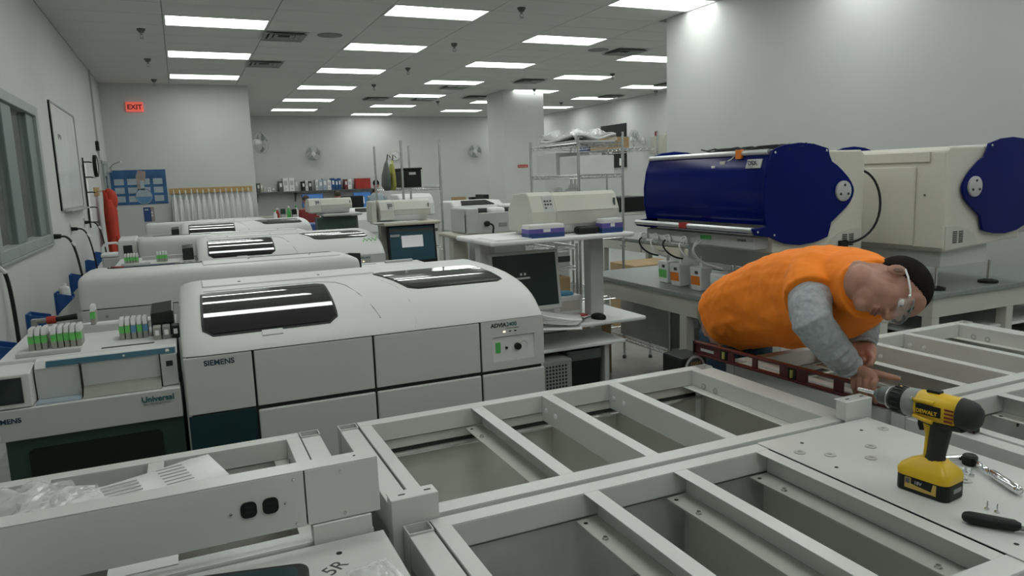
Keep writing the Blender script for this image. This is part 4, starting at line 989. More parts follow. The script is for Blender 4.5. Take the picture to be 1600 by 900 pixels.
# --- nearest workstation, right of the nearest analyser
workstation('nearest white computer cart right of the nearest analyser', 1.60, 2.72, 3.92, .68, .765, 1.325)
monitor('grey monitor with dark screen on the nearest computer cart', 1.925, 4.05, .765, .48, .385, 'ltgrey', 'screen_off', .14, 0, win=((.42, .45, .60, .64, 'ltgrey'), (.475, .505, .60, .64, 'ltgrey'), (.36, .56, .54, .57, 'ltgrey')))
printer('nearest printer, wide and cream, on the shelf above the nearest cart', 1.96, 2.60, 4.04, .36, 1.326, .27)
G = 'glove boxes under the nearest printer'
carton('glove_box', 'white and violet glove box at the left front foot of the nearest printer', 'box', 1.885, 2.125, 3.93, 4.03, 1.326, 1.405, 'white', 'violet', 'white', G)
carton('glove_box', 'white and violet glove box at the right front foot of the nearest printer', 'box', 2.41, 2.56, 3.95, 4.03, 1.326, 1.415, 'white', 'violet', 'white', G)
tag(MB().box(2.24, 2.40, 3.96, 4.03, 1.326, 1.375).build('black_pouch', 'black', bevel=.02, seg=3), 'soft black pouch between the two glove boxes', 'pouch')
t = thing('paper_stack', 'loose printout sheets on the left end of the nearest shelf', 'papers', (1.64, 3.91, 1.3256))
for k in range(4): MB().box(.0+.01*k, .24+.006*k, .0+.004*k, .30, .0015*k, .0015*k+.001).build('sheet', 'paper', t)
# keyboard, mouse, paper pile, tissue box
t = thing('keyboard', 'beige keyboard under the papers on the nearest cart', 'keyboard', (1.70, 3.98, .766), -.10)
MB().hexa([(0, -.01, 0), (.44, -.01, 0), (.44, .15, 0), (0, .15, 0), (0, -.01, .014), (.44, -.01, .014), (.44, .15, .03), (0, .15, .03)]).build('base', 'cream', t, bevel=.004)
km = None
for r_ in range(5):
    for c_ in range(15):
        if km is None:
            b = MB().hexa([(-.011, -.011, 0), (.011, -.011, 0), (.011, .011, 0), (-.011, .011, 0), (-.008, -.008, .008), (.008, -.008, .008), (.008, .009, .008), (-.008, .009, .008)])
            o = b.build('key', 'white', t); km = o.data
        else: o = link('key', km, 'white', t)
        o.location = (.032+.0268*c_, .013+.027*r_, .016+.0027*r_)
t = thing('mouse', 'black computer mouse at the right of the nearest cart', 'mouse', (2.40, 4.0, .766), .4)
MB().ell((0, 0, .012), (.035, .058, .028)).build('shell', 'black', t, smooth=True); MB().ell((0, -.03, .036), (.006, .012, .008), n=8, m=5).build('wheel', 'midgrey', t)
MB().tube(bez((0, .05, .01), (-.05, .10, .006), (-.12, .0, .006), (-.2, .06, .006), 10), .004, 6).build('cable', 'black', t)
tag(MB().box(2.24, 2.29, 3.99, 4.09, .766, .786).build('staple_box', 'dkgrey', bevel=.004), 'small dark grey box left of the black mouse', 'box')
t = thing('paper_pile', 'thick curling pile of papers lying over the keyboard', 'papers', (1.88, 3.93, .80), -.45)
for k in range(7):
    rnd = random.Random(k)
    MB().grid(lambda u, v: (-.02+.30*u+.01*rnd.random()*0+.006*k, .02*k*.2+.21*v, .004*k+.035*(1-u)**2*(1+.1*k)-.012), 8, 3).build('sheet', 'paper', t, smooth=True).modifiers.new('thickness', 'SOLIDIFY').thickness = .002
MB().box(-.05, .31, -.03, .19, -.034, -.028).build('bottom_sheet', 'paper', t)
MB().box(-.02, .06, .13, .19, .055, .058).build('sticky_note', 'cream', t)
t = carton('tissue_box', 'white tissue box with blue tissue beside the cart post', 'tissue box', 2.21, 2.43, 4.26, 4.40, .766, .885, 'white')
MB().ell((.12, .07, .125), (.07, .05, .025)).build('tissue', 'tissue_blue', t, smooth=True); MB().box(.05, .2, -.001, .0, .02, .09).build('print', 'cream', t)
tag(MB().box(2.22, 2.40, 4.13, 4.20, .766, .774).build('notebook', 'red'), 'thin red notebook in front of the tissue box', 'notebook')
# computer tower and bin under the cart
t = thing('computer_tower', 'grey computer case with round vent holes below the nearest cart', 'computer', (1.90, 3.86, 0))
MB().box(0, .22, 0, .5, 0, .57).build('case', 'midgrey', t, bevel=.006)
for r_ in range(7):
    for c_ in range(7): MB().lathe([(.008, 0), (.008, -.001), (.001, -.001)], (.045+.022*c_, 0, .40+.022*r_), axis='y', n=6).build('vent_hole', 'gap', t)
t = thing('waste_basket', 'black waste basket with liner under the nearest cart', 'waste basket', (2.275, 4.08, 0))
MB().loft([rect and [(x, y, z) for x, y in rect_round(-.13*s, .13*s, -.12*s, .12*s, .03)] for rect, s, z in ((1, .85, .0), (1, 1.0, .57), (1, .94, .57), (1, .82, .03))]).build('basket', 'black', t)
MB().loft([[(x, y, z) for x, y in rect_round(-.132*s, .132*s, -.122*s, .122*s, .03)] for s, z in ((1.0, .52), (1.02, .585), (.93, .585), (.9, .53))]).build('liner', 'dkgrey', t, smooth=40)
# --- second workstation (second row)
workstation('second computer cart with beige edges beside the second row analyser', 1.60, 2.26, 6.38, .6, .80, 1.325, top='beige', wood='cream_dark')
monitor('monitor with teal desktop and a pale window, second row', 1.90, 6.42, .80, .46, .36, 'black', 'screen_teal', .12, lift=.14, win=((.28, .72, .42, .72, 'screen_white'), (.06, .25, .70, .76, 'ltgrey'), (.05, .95, .82, .90, 'dkgrey')))
printer('wide cream printer on the second cart, left of the tall rack post', 1.62, 2.10, 6.45, .34, 1.326, .20)
MB_ = tag(MB().box(1.55, 1.60, 6.5, 6.7, 1.326, 1.52).build('printer_stand', 'cream', bevel=.01), 'small cream box at the left end of the second printer', 'box')
t = thing('paper_stack', 'white sheets on the shelf below the second printer', 'papers', (1.55, 6.37, 1.3256))
for k in range(3): MB().box(.01*k, .36+.03*k, .004*k, .16, .0015*k, .0015*k+.001).build('sheet', 'paper', t)
# --- third workstation
workstation('farthest computer cart beside the farthest forward facing analyser', 1.52, 2.12, 8.95, .55, .80, 1.325, top='ltgrey', wood='cream_dark')
monitor('small dark green monitor below the farthest printer', 1.72, 9.0, .80, .52, .36, 'dkgrey', 'green_dark', .1, lift=.13)
printer('farthest wide cream printer, beside the lab coats', 1.40, 1.92, 9.02, .34, 1.326, .19)
# --- cart facing away with printer seen from the back
workstation('beige computer cart facing away behind the nearest cart', 1.80, 2.62, 5.00, .55, .80, 1.285, top='beige', wood='cream_dark')
printer('printer seen from the back with a black power plug, left of the nearest printer', 1.90, 2.46, 5.03, .34, 1.286, .19, 'ltgrey', back=True)

# ================================================================== WIRE RACKS WITH STORES
wire_rack('wire_rack', 'tall chrome wire rack with white foam boxes behind the nearest printer', 3.16, 3.61, 5.56, 6.5, 0, 2.02, (.6, 1.15, 1.69, 1.965))
G = 'foam boxes on the tall wire rack'
carton('foam_box', 'white foam box, front one on the tall wire rack', 'foam box', 3.20, 3.56, 5.62, 5.98, 1.692, 1.86, 'white', group=G)
carton('foam_box', 'white foam box, rear one on the tall wire rack', 'foam box', 3.20, 3.56, 6.05, 6.45, 1.692, 1.90, 'white', group=G)
for k, (y, z1) in enumerate(((5.60, 1.52), (5.92, 1.58), (6.22, 1.55))):
    t = thing('bagged_box', 'white bagged parcel, %s on the shelf below the foam boxes' % ['front', 'middle', 'rear'][k], 'parcel', (3.19, y, 1.152), 0, 'bagged parcels')
    MB().ell((.19, .14, (z1-1.152)/2), (.18, .145, (z1-1.152)/2)).build('bag', 'white', t, smooth=True); MB().ell((.19, .14, (z1-1.152)), (.05, .03, .03)).build('knot', 'plastic_film', t, smooth=True)
t = thing('wrapped_tray', 'flat plastic wrapped trays on top of the tall wire rack', 'wrapped trays', (3.18, 5.6, 1.967))
for k in range(3): MB().grid(lambda u, v: (.0+.02*k+.38*u, .02*k+.75*v, .02+.028*k+.02*math.sin(7*u+k)*math.sin(5*v+k)), 10, 10).build('tray', 'white' if k % 2 else 'ltgrey', t, smooth=True).modifiers.new('thickness', 'SOLIDIFY').thickness = .018
MB().grid(lambda u, v: (-.01+.43*u, .02+.78*v, .11-.09*(abs(2*v-1)**3)+.025*math.sin(13*u+9*v)+.015*math.sin(23*v)), 22, 22).build('film', 'plastic_film', t)
wire_rack('wire_rack', 'tall thin wire rack with black crate and bags, behind the second printer', 2.055, 2.46, 7.2, 8.3, 0, 2.09, (.5, 1.0, 1.62))
t = thing('black_crate', 'large black box with a white label on the tall thin rack', 'crate', (2.09, 7.28, 1.622))
MB().box(.01, .19, 0, .4, 0, .18).build('body', 'black', t, bevel=.008); MB().box(.0, .20, -.01, .41, .18, .20).build('lid', 'black', t, bevel=.005); MB().box(.06, .13, -.003, .0, .13, .155).build('label_card', 'ltgrey', t)
for k, (x, m, lab) in enumerate(((1.90, 'dkgrey', 'grey hanging bag at the left side of the thin rack'), (1.985, 'vial', 'yellow hanging bag beside the black crate'))):
    t = thing('hanging_bag', lab, 'bag', (x, 7.26+.1*k, 1.60), 0, 'bags hung on the thin rack')
    MB().loft([[(.04*s*math.cos(a)+.02*(1-s), .12*s*math.sin(a), z) for a in [2*PI*j/12 for j in range(12)]] for s, z in ((.6, .0), (1.0, .05), (.9, .15), (.45, .26), (.2, .30))]).build('bag', m, t, smooth=True)
    MB().tube([(.02, 0, .29), (.03, 0, .36), (.06, .0, .33)], .006).build('strap', 'black', t)
tag(MB().box(2.37, 2.42, 7.9, 8.2, 1.622, 1.80).build('upright_file', 'dkgrey'), 'thin dark file standing at the right end of the thin rack shelf', 'file')
wire_rack('wire_rack', 'far chrome wire rack right of the tall rack, half hidden by the blue instrument', 4.55, 5.02, 7.0, 8.1, .90, 2.15, (1.25, 1.97))
carton('storage_box', 'brown carton on the far wire rack', 'box', 4.6, 4.9, 7.4, 7.8, 1.972, 2.12, 'cardboard'); carton('storage_box', 'blue and white carton on the far wire rack', 'box', 4.6, 4.95, 7.85, 8.08, 1.972, 2.18, 'dkblue', 'white')
carton('storage_box', 'dark open carton on the lower shelf of the far wire rack', 'box', 4.6, 4.98, 7.05, 7.6, 1.252, 1.42, 'black')
tag(MB().box(4.3, 4.9, 6.4, 6.9, .0, .72).build('floor_box', 'cardboard', bevel=.01), 'brown carton on the floor beyond the tall wire rack', 'box')
# shelf cluster between the near cart and the tables
wire_rack('wire_rack', 'dark low wire rack with black trays, seen between near cart and lab table', 2.92, 3.12, 5.55, 6.2, 0, 1.10, (.35, .62, .9, 1.08))
for k in range(3): carton('supply_box', 'supply carton in the dark low rack, %s shelf' % ['bottom', 'middle', 'top'][k], 'box', 2.95, 3.09, 5.62, 6.1, (.352, .622, .902)[k], (.55, .80, 1.03)[k], ('black', 'cardboard', 'ltgrey')[k], band=('dkblue', None, 'ink')[k], group='supply cartons')
# ================================================================== FAR END OF THE ROOM
# wall fans
def fan(label, loc, rz, yaw=0, pitch=0):
    t = thing('wall_fan', label, 'fan', loc, rz, 'wall mounted fans')
    MB().box(-.06, .06, -.03, 0, -.14, .02).build('wall_mount', 'white', t, bevel=.01)
    MB().tube([(0, -.02, -.06), (0, -.12, -.06), (0, -.18, -.01)], .02, 8).build('arm', 'white', t, smooth=True)
    T = Matrix.Translation((0, -.20, 0)) @ Matrix.Rotation(yaw, 4, 'Z') @ Matrix.Rotation(pitch, 4, 'X')
    MB().lathe([(.001, .10), (.06, .09), (.075, .0), (.06, -.06), (.001, -.065)], axis='y', n=16).build('motor', 'white', t, smooth=50, tf=T)
    b = MB()
    for s, yy in ((1, -.13), (1, -.05)): b.ring((0, yy, 0), .23, .006, axis='y', n=32, m=5)
    for k in range(22):
        a = 2*PI*k/22; c, s = math.cos(a), math.sin(a)
        b.tube([(.05*c, -.165, .05*s), (.15*c, -.165, .15*s), (.23*c, -.13, .23*s), (.23*c, -.05, .23*s), (.10*c, .0, .10*s)], .0032, 4)
    b.build('guard', 'ltgrey', t, tf=T)
    MB().lathe([(.055, -.160), (.055, -.175), (.001, -.18)], axis='y', n=16).build('badge', 'white', t, tf=T)
    for k in range(3):
        a0 = 2*PI*k/3
        MB().grid(lambda u, v: ((.05+.155*u)*math.cos(a0+(.25+.65*u)*(v-.2)*1.5), -.09-.035*(v-.5), (.05+.155*u)*math.sin(a0+(.25+.65*u)*(v-.2)*1.5)), 6, 6).build('blade', 'fan_blade', t, smooth=True, tf=T).modifiers.new('thickness', 'SOLIDIFY').thickness = .003
fan('wall fan on the back wall left of the glowing wall patch', (3.75, YB, 2.58), 0, .0, .08)
fan('wall fan on the back wall just left of the pillar', (9.0, YB, 2.56), 0, -.2, .08)
fan('wall fan seen side-on by the corner above the lab coats', (1.44, 17.0, 2.62), PI/2, .5, .0)
fan('wall fan on the far right wall next to the grey panel', (XF, 16.5, 2.58), -PI/2, -.2, 0)
t = thing('wall_clock', 'round white faced clock with cream rim on the back wall', 'clock', (6.33, YB, 2.49))
MB().lathe([(.16, 0), (.17, -.01), (.17, -.05), (.145, -.055), (.14, -.035), (.001, -.035)], axis='y', n=28).build('rim', 'cream', t, smooth=40); MB().lathe([(.14, -.036), (.001, -.037)], axis='y', n=24).build('dial', 'white', t)
for k in range(12): a = k*PI/6; MB().cbox((.115*math.sin(a), -.039, .115*math.cos(a)), (.016, .002, .016)).build('hour_mark', 'ink', t)
MB().tube([(0, -.041, 0), (.05, -.041, .05)], .006, 4).build('hand', 'ink', t); MB().tube([(0, -.043, 0), (.02, -.043, -.09)], .005, 4).build('hand', 'ink', t)
# long wall shelf with binders
t = thing('wall_shelf', 'long dark wall shelf carrying binders along the back wall', 'shelf', (1.95, YB-.36, 1.44))
MB().box(0, 3.75, 0, .36, 0, .04).build('board', 'dkgrey', t, bevel=.004)
for x in (.1, 1.2, 2.4, 3.6): MB().prism([(.36, -.28), (.36, 0), (.05, 0)], 'x', x, x+.03).build('shelf_bracket', 'dkgrey', t)
x = 2.06
cols = ['dkgrey', 'beige', 'cream', 'white', 'ltgrey', 'dkgrey', 'white', 'white', 'ltgrey', 'black', 'white', 'ink', 'white', 'poster_pale', 'poster_pale', 'white', 'bin_blue', 'bin_blue', 'bin_blue', 'vinyl_red', 'white']
nmc = {'dkgrey': 'dark grey', 'beige': 'beige', 'cream': 'cream', 'white': 'white', 'ltgrey': 'light grey', 'black': 'black', 'ink': 'black', 'poster_pale': 'pale blue', 'bin_blue': 'blue', 'vinyl_red': 'dark red'}
ordw = 'first second third fourth fifth sixth seventh eighth ninth tenth eleventh twelfth thirteenth fourteenth fifteenth sixteenth seventeenth eighteenth nineteenth twentieth last'.split()
for k, c in enumerate(cols):
    rnd = random.Random(90+k); w_ = .07+.05*rnd.random(); h_ = .26+.10*rnd.random()
    if k in (2, 3, 4): h_ = .14
    if k in (6, 7): w_, h_ = .16, .40
    if k in (5, 9, 12, 19): x += .10
    t = thing('binder', '%s binder on the long wall shelf, %s from the left' % (nmc[c], ordw[k]), 'binder', (x, YB-.34, 1.4805), 0, 'binders on the wall shelf')
    MB().box(0, w_, 0, .28, 0, h_).build('cover', c, t, bevel=.004); MB().box(w_*.2, w_*.8, -.003, 0, h_*.45, h_*.8).build('spine_label', 'ltgrey' if c in ('white', 'cream') else 'white', t); MB().lathe([(.014, 0), (.014, -.003), (.002, -.003)], (w_/2, 0, h_*.2), axis='y', n=10).build('finger_ring', 'dkgrey', t)
    x += w_+.012
t = thing('red_case', 'wide rust red box file on the wall shelf', 'box file', (x+.12, YB-.34, 1.4805)); MB().box(0, .46, 0, .28, 0, .32).build('case', 'red', t, bevel=.004); MB().box(.02, .44, -.003, 0, .30, .31).build('lid_seam', 'vinyl_red', t)
# desks along the back wall and towards the middle
def desk(label, x0, x1, y0, y1, z=.76, m='cream', grp='desks at the far end'):
    t = thing('desk', label, 'desk', (x0, y0, 0), 0, grp); w_, d_ = x1-x0, y1-y0
    MB().box(0, w_, 0, d_, z-.04, z).build('top', m, t, bevel=.005)
    for lx in (.03, w_-.08): MB().box(lx, lx+.05, .03, d_-.03, 0, z-.04).build('side_panel', m, t)
    MB().box(.08, w_-.08, .1, .12, .3, z-.04).build('front_panel', 'cream_dark', t)
    return t
desk('long cream desk along the back wall below the shelf', 1.6, 6.0, 21.5, 22.5, .8)
desk('cluttered desk in front of the lab coats corner', 1.62, 2.75, 15.2, 16.2, .92)
desk('cream desk right of the thin wire rack', 4.5, 6.8, 12.6, 13.6, .85)
desk('cream desk by the far right wall', 6.4, 9.2, 17.6, 18.6, .85)
monitor('far monitor with blue screen and white window, left of two on the back desk', 3.52, 21.9, .805, .62, .50, 'dkblue', 'screen_blue', .05, 0, ((.25, .75, .25, .62, 'screen_white'),))
monitor('far monitor with blue screen, right of two on the back desk', 4.98, 21.9, .805, .56, .50, 'dkblue', 'screen_blue', .05, 0, ((.3, .6, .3, .7, 'screen_white'),))
tag(MB().box(4.15, 4.85, 21.2, 21.28, .85, 1.30).build('chair_back', 'black', bevel=.03), 'black chair back in front of the back desk', 'chair back')
MB().box(-.04, .04, 0, .05, -.85, .0).build('stem', 'black', None).parent = SC.objects['chair_back']; SC.objects['stem'].location = (4.5, 21.22, .86)
# seated people far away
def far_person(label, x, y, zhead, top, hairm, face):
    t = thing('person', label, 'person', (x, y, 0), face, 'people at the far desks')
    b = MB(); rings = []
    for z, rx, ry in ((zhead-.95, .17, .13), (zhead-.75, .19, .13), (zhead-.50, .21, .13), (zhead-.34, .20, .12), (zhead-.26, .13, .10), (zhead-.20, .06, .065), (zhead-.12, .055, .06), (zhead-.07, .075, .085), (zhead, .082, .10), (zhead+.07, .078, .097), (zhead+.115, .05, .06), (zhead+.13, .01, .01)):
        rings.append([(rx*math.cos(a), ry*math.sin(a)*(1.0), z) for a in [2*PI*k/16 for k in range(16)]])
    b.loft(rings)
    for s in (-1, 1): b.tube([(s*.19, 0, zhead-.34), (s*.25, -.06, zhead-.55), (s*.20, -.28, zhead-.62), (s*.12, -.42, zhead-.58)], [.055, .05, .042, .035], 8); b.tube([(s*.10, 0, zhead-.9), (s*.12, -.40, zhead-.88), (s*.12, -.42, .06), (s*.12, -.5, .03)], [.085, .07, .05, .04], 8)
    bd = b.build('body', 'skin', t, smooth=60)
    rings = [[(rx*math.cos(a), ry*math.sin(a), z) for a in [2*PI*k/16 for k in range(16)]] for z, rx, ry in ((zhead-1.0, .20, .16), (zhead-.75, .21, .15), (zhead-.50, .235, .15), (zhead-.34, .22, .14), (zhead-.24, .12, .10))]
    c = MB().loft(rings)
    for s in (-1, 1): c.tube([(s*.20, 0, zhead-.34), (s*.255, -.06, zhead-.55), (s*.205, -.27, zhead-.62)], [.07, .064, .055], 8)
    c.build('shirt', top, t, smooth=60)
    MB().ell((0, .015, zhead+.045), (.092, .108, .095)).build('hair', hairm, t, smooth=True)
    for s in (-1, 1): MB().ell((s*.032, -.097, zhead-.0), (.012, .006, .006), n=8, m=5).build('eye', 'ink', t); MB().ell((s*.082, .0, zhead-.01), (.012, .02, .03), n=8, m=5).build('ear', 'skin', t)
    MB().ell((0, -.105, zhead-.025), (.013, .018, .02), n=8, m=5).build('nose', 'skin', t); MB().ell((0, -.088, zhead-.065), (.022, .008, .005), n=8, m=5).build('mouth', 'vinyl_red', t)
    st = thing('stool', 'lab stool under the person '+label.split(',')[-1].strip(), 'stool', (x, y, 0), 0, 'stools at the far desks')
    MB().lathe([(.19, zhead-1.02), (.19, zhead-.98), (.001, zhead-.975)], n=18).build('seat', 'black', st)
    MB().cyl((0, 0, .03), (0, 0, zhead-1.02), .03, n=8).build('column', 'midgrey', st)
    for k in range(5): a = 2*PI*k/5; MB().cyl((0, 0, .06), (.24*math.cos(a), .24*math.sin(a), .025), .02, n=6).build('base_arm', 'black', st)
far_person('dark haired person in pale shirt sitting by the back desk, right of the others', 5.20, 21.0, 1.60, 'poster_pale', 'hair', PI*.85)
far_person('person with brown hair sitting low between the far monitors, middle one', 4.05, 20.9, 1.33, 'dkgrey', 'hair_brown', PI)
far_person('person in a red top bent low at the far desk, leftmost of three', 3.12, 20.6, 1.25, 'vinyl_red', 'hair_brown', PI)
# clutter on the desk near the lab coats
rnd = random.Random(5)
clut = [('bottle', 'white'), ('jar', 'red'), ('box', 'green_dark'), ('bottle', 'green'), ('box', 'black'), ('jar', 'white'), ('box', 'red'), ('bottle', 'dkgrey'), ('jar', 'white'), ('box', 'dkgrey'), ('bottle', 'white')]
for k, (kd, c) in enumerate(clut):
    x, y = 1.70+.095*k, 15.35+.4*((k*3) % 4)/3; nc = {'white': 'white', 'red': 'red', 'green_dark': 'dark green', 'green': 'green', 'black': 'black', 'dkgrey': 'dark grey'}[c]
    t = thing('desk_'+kd, '%s %s on the cluttered desk by the lab coats, %s from the left' % (nc, kd, ordw[k]), kd, (x, y, .9205), 0, 'clutter on the desk by the coats')
    h_ = .14+.18*rnd.random()
    if kd == 'box': MB().box(-.05, .04, -.06, .06, 0, h_).build('body', c, t, bevel=.005); MB().box(-.05, .04, -.062, -.06, h_*.3, h_*.6).build('label_print', 'ltgrey', t)
    else: MB().lathe([(.035, 0), (.04, .01), (.04, h_*.7), (.018, h_*.85), (.018, h_)], n=12).build('body', c, t, smooth=40); MB().lathe([(.021, h_*.95), (.021, h_*1.08), (.001, h_*1.08)], n=10).build('cap', 'white' if c != 'white' else 'green', t)
# red swivel chair
t = thing('swivel_chair', 'dark red swivel chair beside the cluttered desk', 'chair', (2.35, 14.2, 0), .5)
MB().box(-.24, .24, -.24, .24, .62, .70).build('seat', 'vinyl_red', t, bevel=.03, seg=3); MB().box(-.23, .23, .22, .28, .80, 1.22).build('backrest', 'vinyl_red', t, bevel=.03, seg=3); MB().box(-.03, .03, .24, .27, .60, .85).build('back_bar', 'black', t); MB().cyl((0, 0, .08), (0, 0, .62), .03, n=10).build('column', 'black', t)
for k in range(5): a = 2*PI*k/5; l_ = MB().cyl((0, 0, .11), (.28*math.cos(a), .28*math.sin(a), .075), .022, n=6).build('leg', 'black', t); MB().lathe([(.03, -.012), (.03, .012)], (.28*math.cos(a), .28*math.sin(a), .03), axis='x', n=10).build('caster', 'black', l_)
tag(MB().box(1.95, 2.25, 12.6, 13.1, 0, 1.02).build('blue_bin', 'dkblue', bevel=.02), 'dark blue bin left of the farthest printer', 'bin')
# mid-distance bench analysers with domed hoods
def dome(label, x0, x1, y0, d_, z0, z1, dark=True):
    t = thing('bench_analyser', label, 'lab analyser', (x0, y0, 0), 0, 'domed analysers in the middle distance'); w_ = x1-x0
    MB().box(.02, w_-.02, .02, d_, 0, z0).build('cabinet', 'mach_panel', t, bevel=.01); MB().box(.05, w_*.5, .012, .02, .1, z0-.05).build('door', 'mach_back', t); MB().box(w_*.55, w_-.05, .012, .02, .1, z0-.05).build('door', 'mach_back', t)
    pr = [(0, z0), (.02, z0+(z1-z0)*.55), (.10, z0+(z1-z0)*.85), (.25, z1), (d_*.9, z1), (d_, z1-.06), (d_, z0)]
    MB().prism(pr, 'x', 0, w_).build('hood', 'mach', t, bevel=.03, seg=3)
    if dark: MB().hexa([(w_*.15, .11, z0+(z1-z0)*.86), (w_*.8, .11, z0+(z1-z0)*.86), (w_*.7, .245, z1-.004), (w_*.2, .245, z1-.004), (w_*.15, .105, z0+(z1-z0)*.86+.012), (w_*.8, .105, z0+(z1-z0)*.86+.012), (w_*.7, .24, z1+.006), (w_*.2, .24, z1+.006)]).build('tinted_lid', 'smoke_glass', t)
dome('white domed analyser left of the printer that shows its back', 3.42, 4.18, 9.4, .8, .95, 1.38)
dome('white domed analyser with dark lid behind the printer that shows its back', 3.98, 4.75, 8.6, .8, .95, 1.33)
dome('white domed analyser between the two left printers', 2.35, 2.95, 11.2, .8, .90, 1.28)
dome('low white analyser near the pillar foot', 5.3, 6.3, 11.4, .9, .8, 1.22)
dome('white analyser beside the thin rack in the distance', 3.9, 4.6, 13.9, .8, 1.0, 1.42, False)
# row on the desks near the pillar
carton('storage_box', 'tan carton on the desk left of the pillar', 'box', 6.45, 6.75, 17.8, 18.1, .851, 1.22, 'cardboard', sticker='white'); carton('storage_box', 'small black box on the desk left of the pillar', 'box', 6.9, 7.05, 17.8, 18.0, .851, 1.2, 'black')
tag(MB().box(4.75, 5.15, 12.75, 13.2, .851, 1.25).build('beige_unit', 'mach', bevel=.02), 'beige boxy unit on the desk right of the thin rack', 'lab unit')
tag(MB().box(5.20, 5.30, 12.75, 13.2, .851, 1.38).build('display_board', 'black', bevel=.01), 'tall black board beside the beige boxy unit', 'board')
tag(MB().box(5.6, 5.9, 12.8, 13.1, .851, 1.10).build('blue_tray', 'poster_pale', bevel=.01), 'pale blue tray on the desk right of the thin rack', 'tray')
t = thing('door_sign', 'small red sign with white lettering on the pillar', 'sign', (7.40, 15.945, 1.90)); MB().box(0, .27, 0, .004, 0, .07).build('plate', 'red', t); text('lettering', 'RESTRICTED AREA', .028, 'white', t, (.012, -.001, .024))
# far right wall: black board, grey panel
t = thing('black_board', 'large black notice board with papers on the far right wall', 'notice board', (XF-.004, 17.3, 1.85)); MB().box(-.04, 0, 0, 1.3, 0, 1.2).build('board', 'black', t, bevel=.005)
for y, z in ((.3, .45), (.5, .48), (.15, .05), (.7, .4)): MB().box(-.044, -.04, y, y+.16, z, z+.2).build('sheet', 'paper', t)
t = thing('electric_panel', 'grey electric cabinet with red lamp on the far right wall', 'electric panel', (XF, 15.25, 2.15)); MB().box(-.15, 0, 0, .75, 0, .45).build('cabinet', 'cream_dark', t, bevel=.01); MB().box(-.155, -.15, .03, .72, .03, .42).build('door', 'cream_dark', t); MB().lathe([(.05, .45), (.05, .55), (.02, .58), (.001, .58)], (-.08, .55, 0), n=12).build('red_lamp', 'vinyl_red', t, smooth=40)
t = thing('hanging_plant', 'green trailing plant beside the grey electric cabinet', 'plant', (XF-.10, 15.12, 2.55))
MB().lathe([(.05, -.05), (.08, .05), (.07, .05), (.001, .03)], n=12).build('pot', 'white', t, smooth=40)
for k in range(12):
    a = k*.9; L_ = .12+.02*(k % 4)
    MB().grid(lambda u, v: ((.05+L_*u)*math.cos(a)+(v-.5)*.04*math.sin(PI*u)*-math.sin(a), (.05+L_*u)*math.sin(a)+(v-.5)*.04*math.sin(PI*u)*math.cos(a), .06+.20*u-.42*u*u*(1 if k % 2 else .4)), 6, 2).build('leaf', 'leaf', t, smooth=True).modifiers.new('thickness', 'SOLIDIFY').thickness = .003
MB().box(.0, .098, -.02, .02, -.07, -.05).build('wall_hook', 'zinc', t)
# items on the far bench by the tall rack
carton('storage_box', 'long black tray on the far drawer table', 'tray', 5.05, 5.5, 5.9, 6.6, .901, 1.06, 'black'); carton('storage_box', 'white and blue carton on the far drawer table', 'box', 5.02, 5.4, 6.75, 7.0, .901, 1.15, 'white', 'dkblue'); carton('storage_box', 'brown flat carton at the near end of the far drawer table', 'box', 5.0, 5.4, 5.62, 5.85, .901, .98, 'cardboard')
# ================================================================== THE MAN BENDING OVER THE LEVEL
man = thing('person', 'man in orange shirt and grey sleeves bending over the bench, hand on the red level', 'person', (2.36, 2.72, 0), 0)
MO = Vector((2.36, 2.72, 0))
def remesh(o, vox, it=2, disp=0, size=.12):
    m = o.modifiers.new('remesh', 'REMESH'); m.mode = 'VOXEL'; m.voxel_size = vox; m.use_smooth_shade = True
    if it:
        s = o.modifiers.new('smooth', 'SMOOTH'); s.factor = .5; s.iterations = it
    if disp:
        tx = bpy.data.textures.new('folds', 'CLOUDS'); tx.noise_scale = size; tx.noise_depth = 2
        d = o.modifiers.new('folds', 'DISPLACE'); d.texture = tx; d.strength = disp; d.mid_level = .5; d.texture_coords = 'LOCAL'
    return o
def mpart(b, name, m, parent=man, vox=None, it=2, disp=0, size=.12, smooth=True, mat2=None):
    o = b.build(name, m, parent, smooth=smooth, tf=Matrix.Translation(-MO))
    if vox: remesh(o, vox, it, disp, size)
    return o
def sec(C, T, hw, top, bot, n=24, L=Vector((1, 0, 0))):
    """torso section: ellipse-like ring around C, lateral half-width hw, thickness up (top) and down (bot)"""
    C, T = Vector(C), Vector(T).normalized(); Lx = (L-T*L.dot(T)).normalized(); N = Lx.cross(T)
    if N.z < 0: N = -N
    R = []
    for k in range(n):
        a = 2*PI*k/n; c, s = math.cos(a), math.sin(a); e = .82
        c2, s2 = math.copysign(abs(c)**e, c), math.copysign(abs(s)**e, s)
        R.append(C+Lx*hw*c2+N*(top if s > 0 else bot)*s2)
    return R
SP = [((2.375, 2.685, 1.005), .205, .165, .175), ((2.37, 2.60, 1.055), .208, .168, .19), ((2.355, 2.44, 1.12), .214, .178, .215), ((2.335, 2.26, 1.168), .217, .19, .228), ((2.29, 2.095, 1.205), .212, .182, .212), ((2.232, 1.965, 1.238), .19, .158, .182), ((2.165, 1.840, 1.270), .145, .124, .145), ((2.118, 1.765, 1.287), .108, .102, .125), ((2.076, 1.705, 1.296), .090, .086, .112)]
def torso(b, g=0., i0=0, i1=len(SP)):
    rings = []
    for i in range(i0, i1):
        C, hw, tp, bt = SP[i]; A = Vector(SP[max(i-1, 0)][0]); B_ = Vector(SP[min(i+1, len(SP)-1)][0])
        rings.append(sec(C, B_-A, hw+g, tp+g, bt+g))
    b.loft(rings)
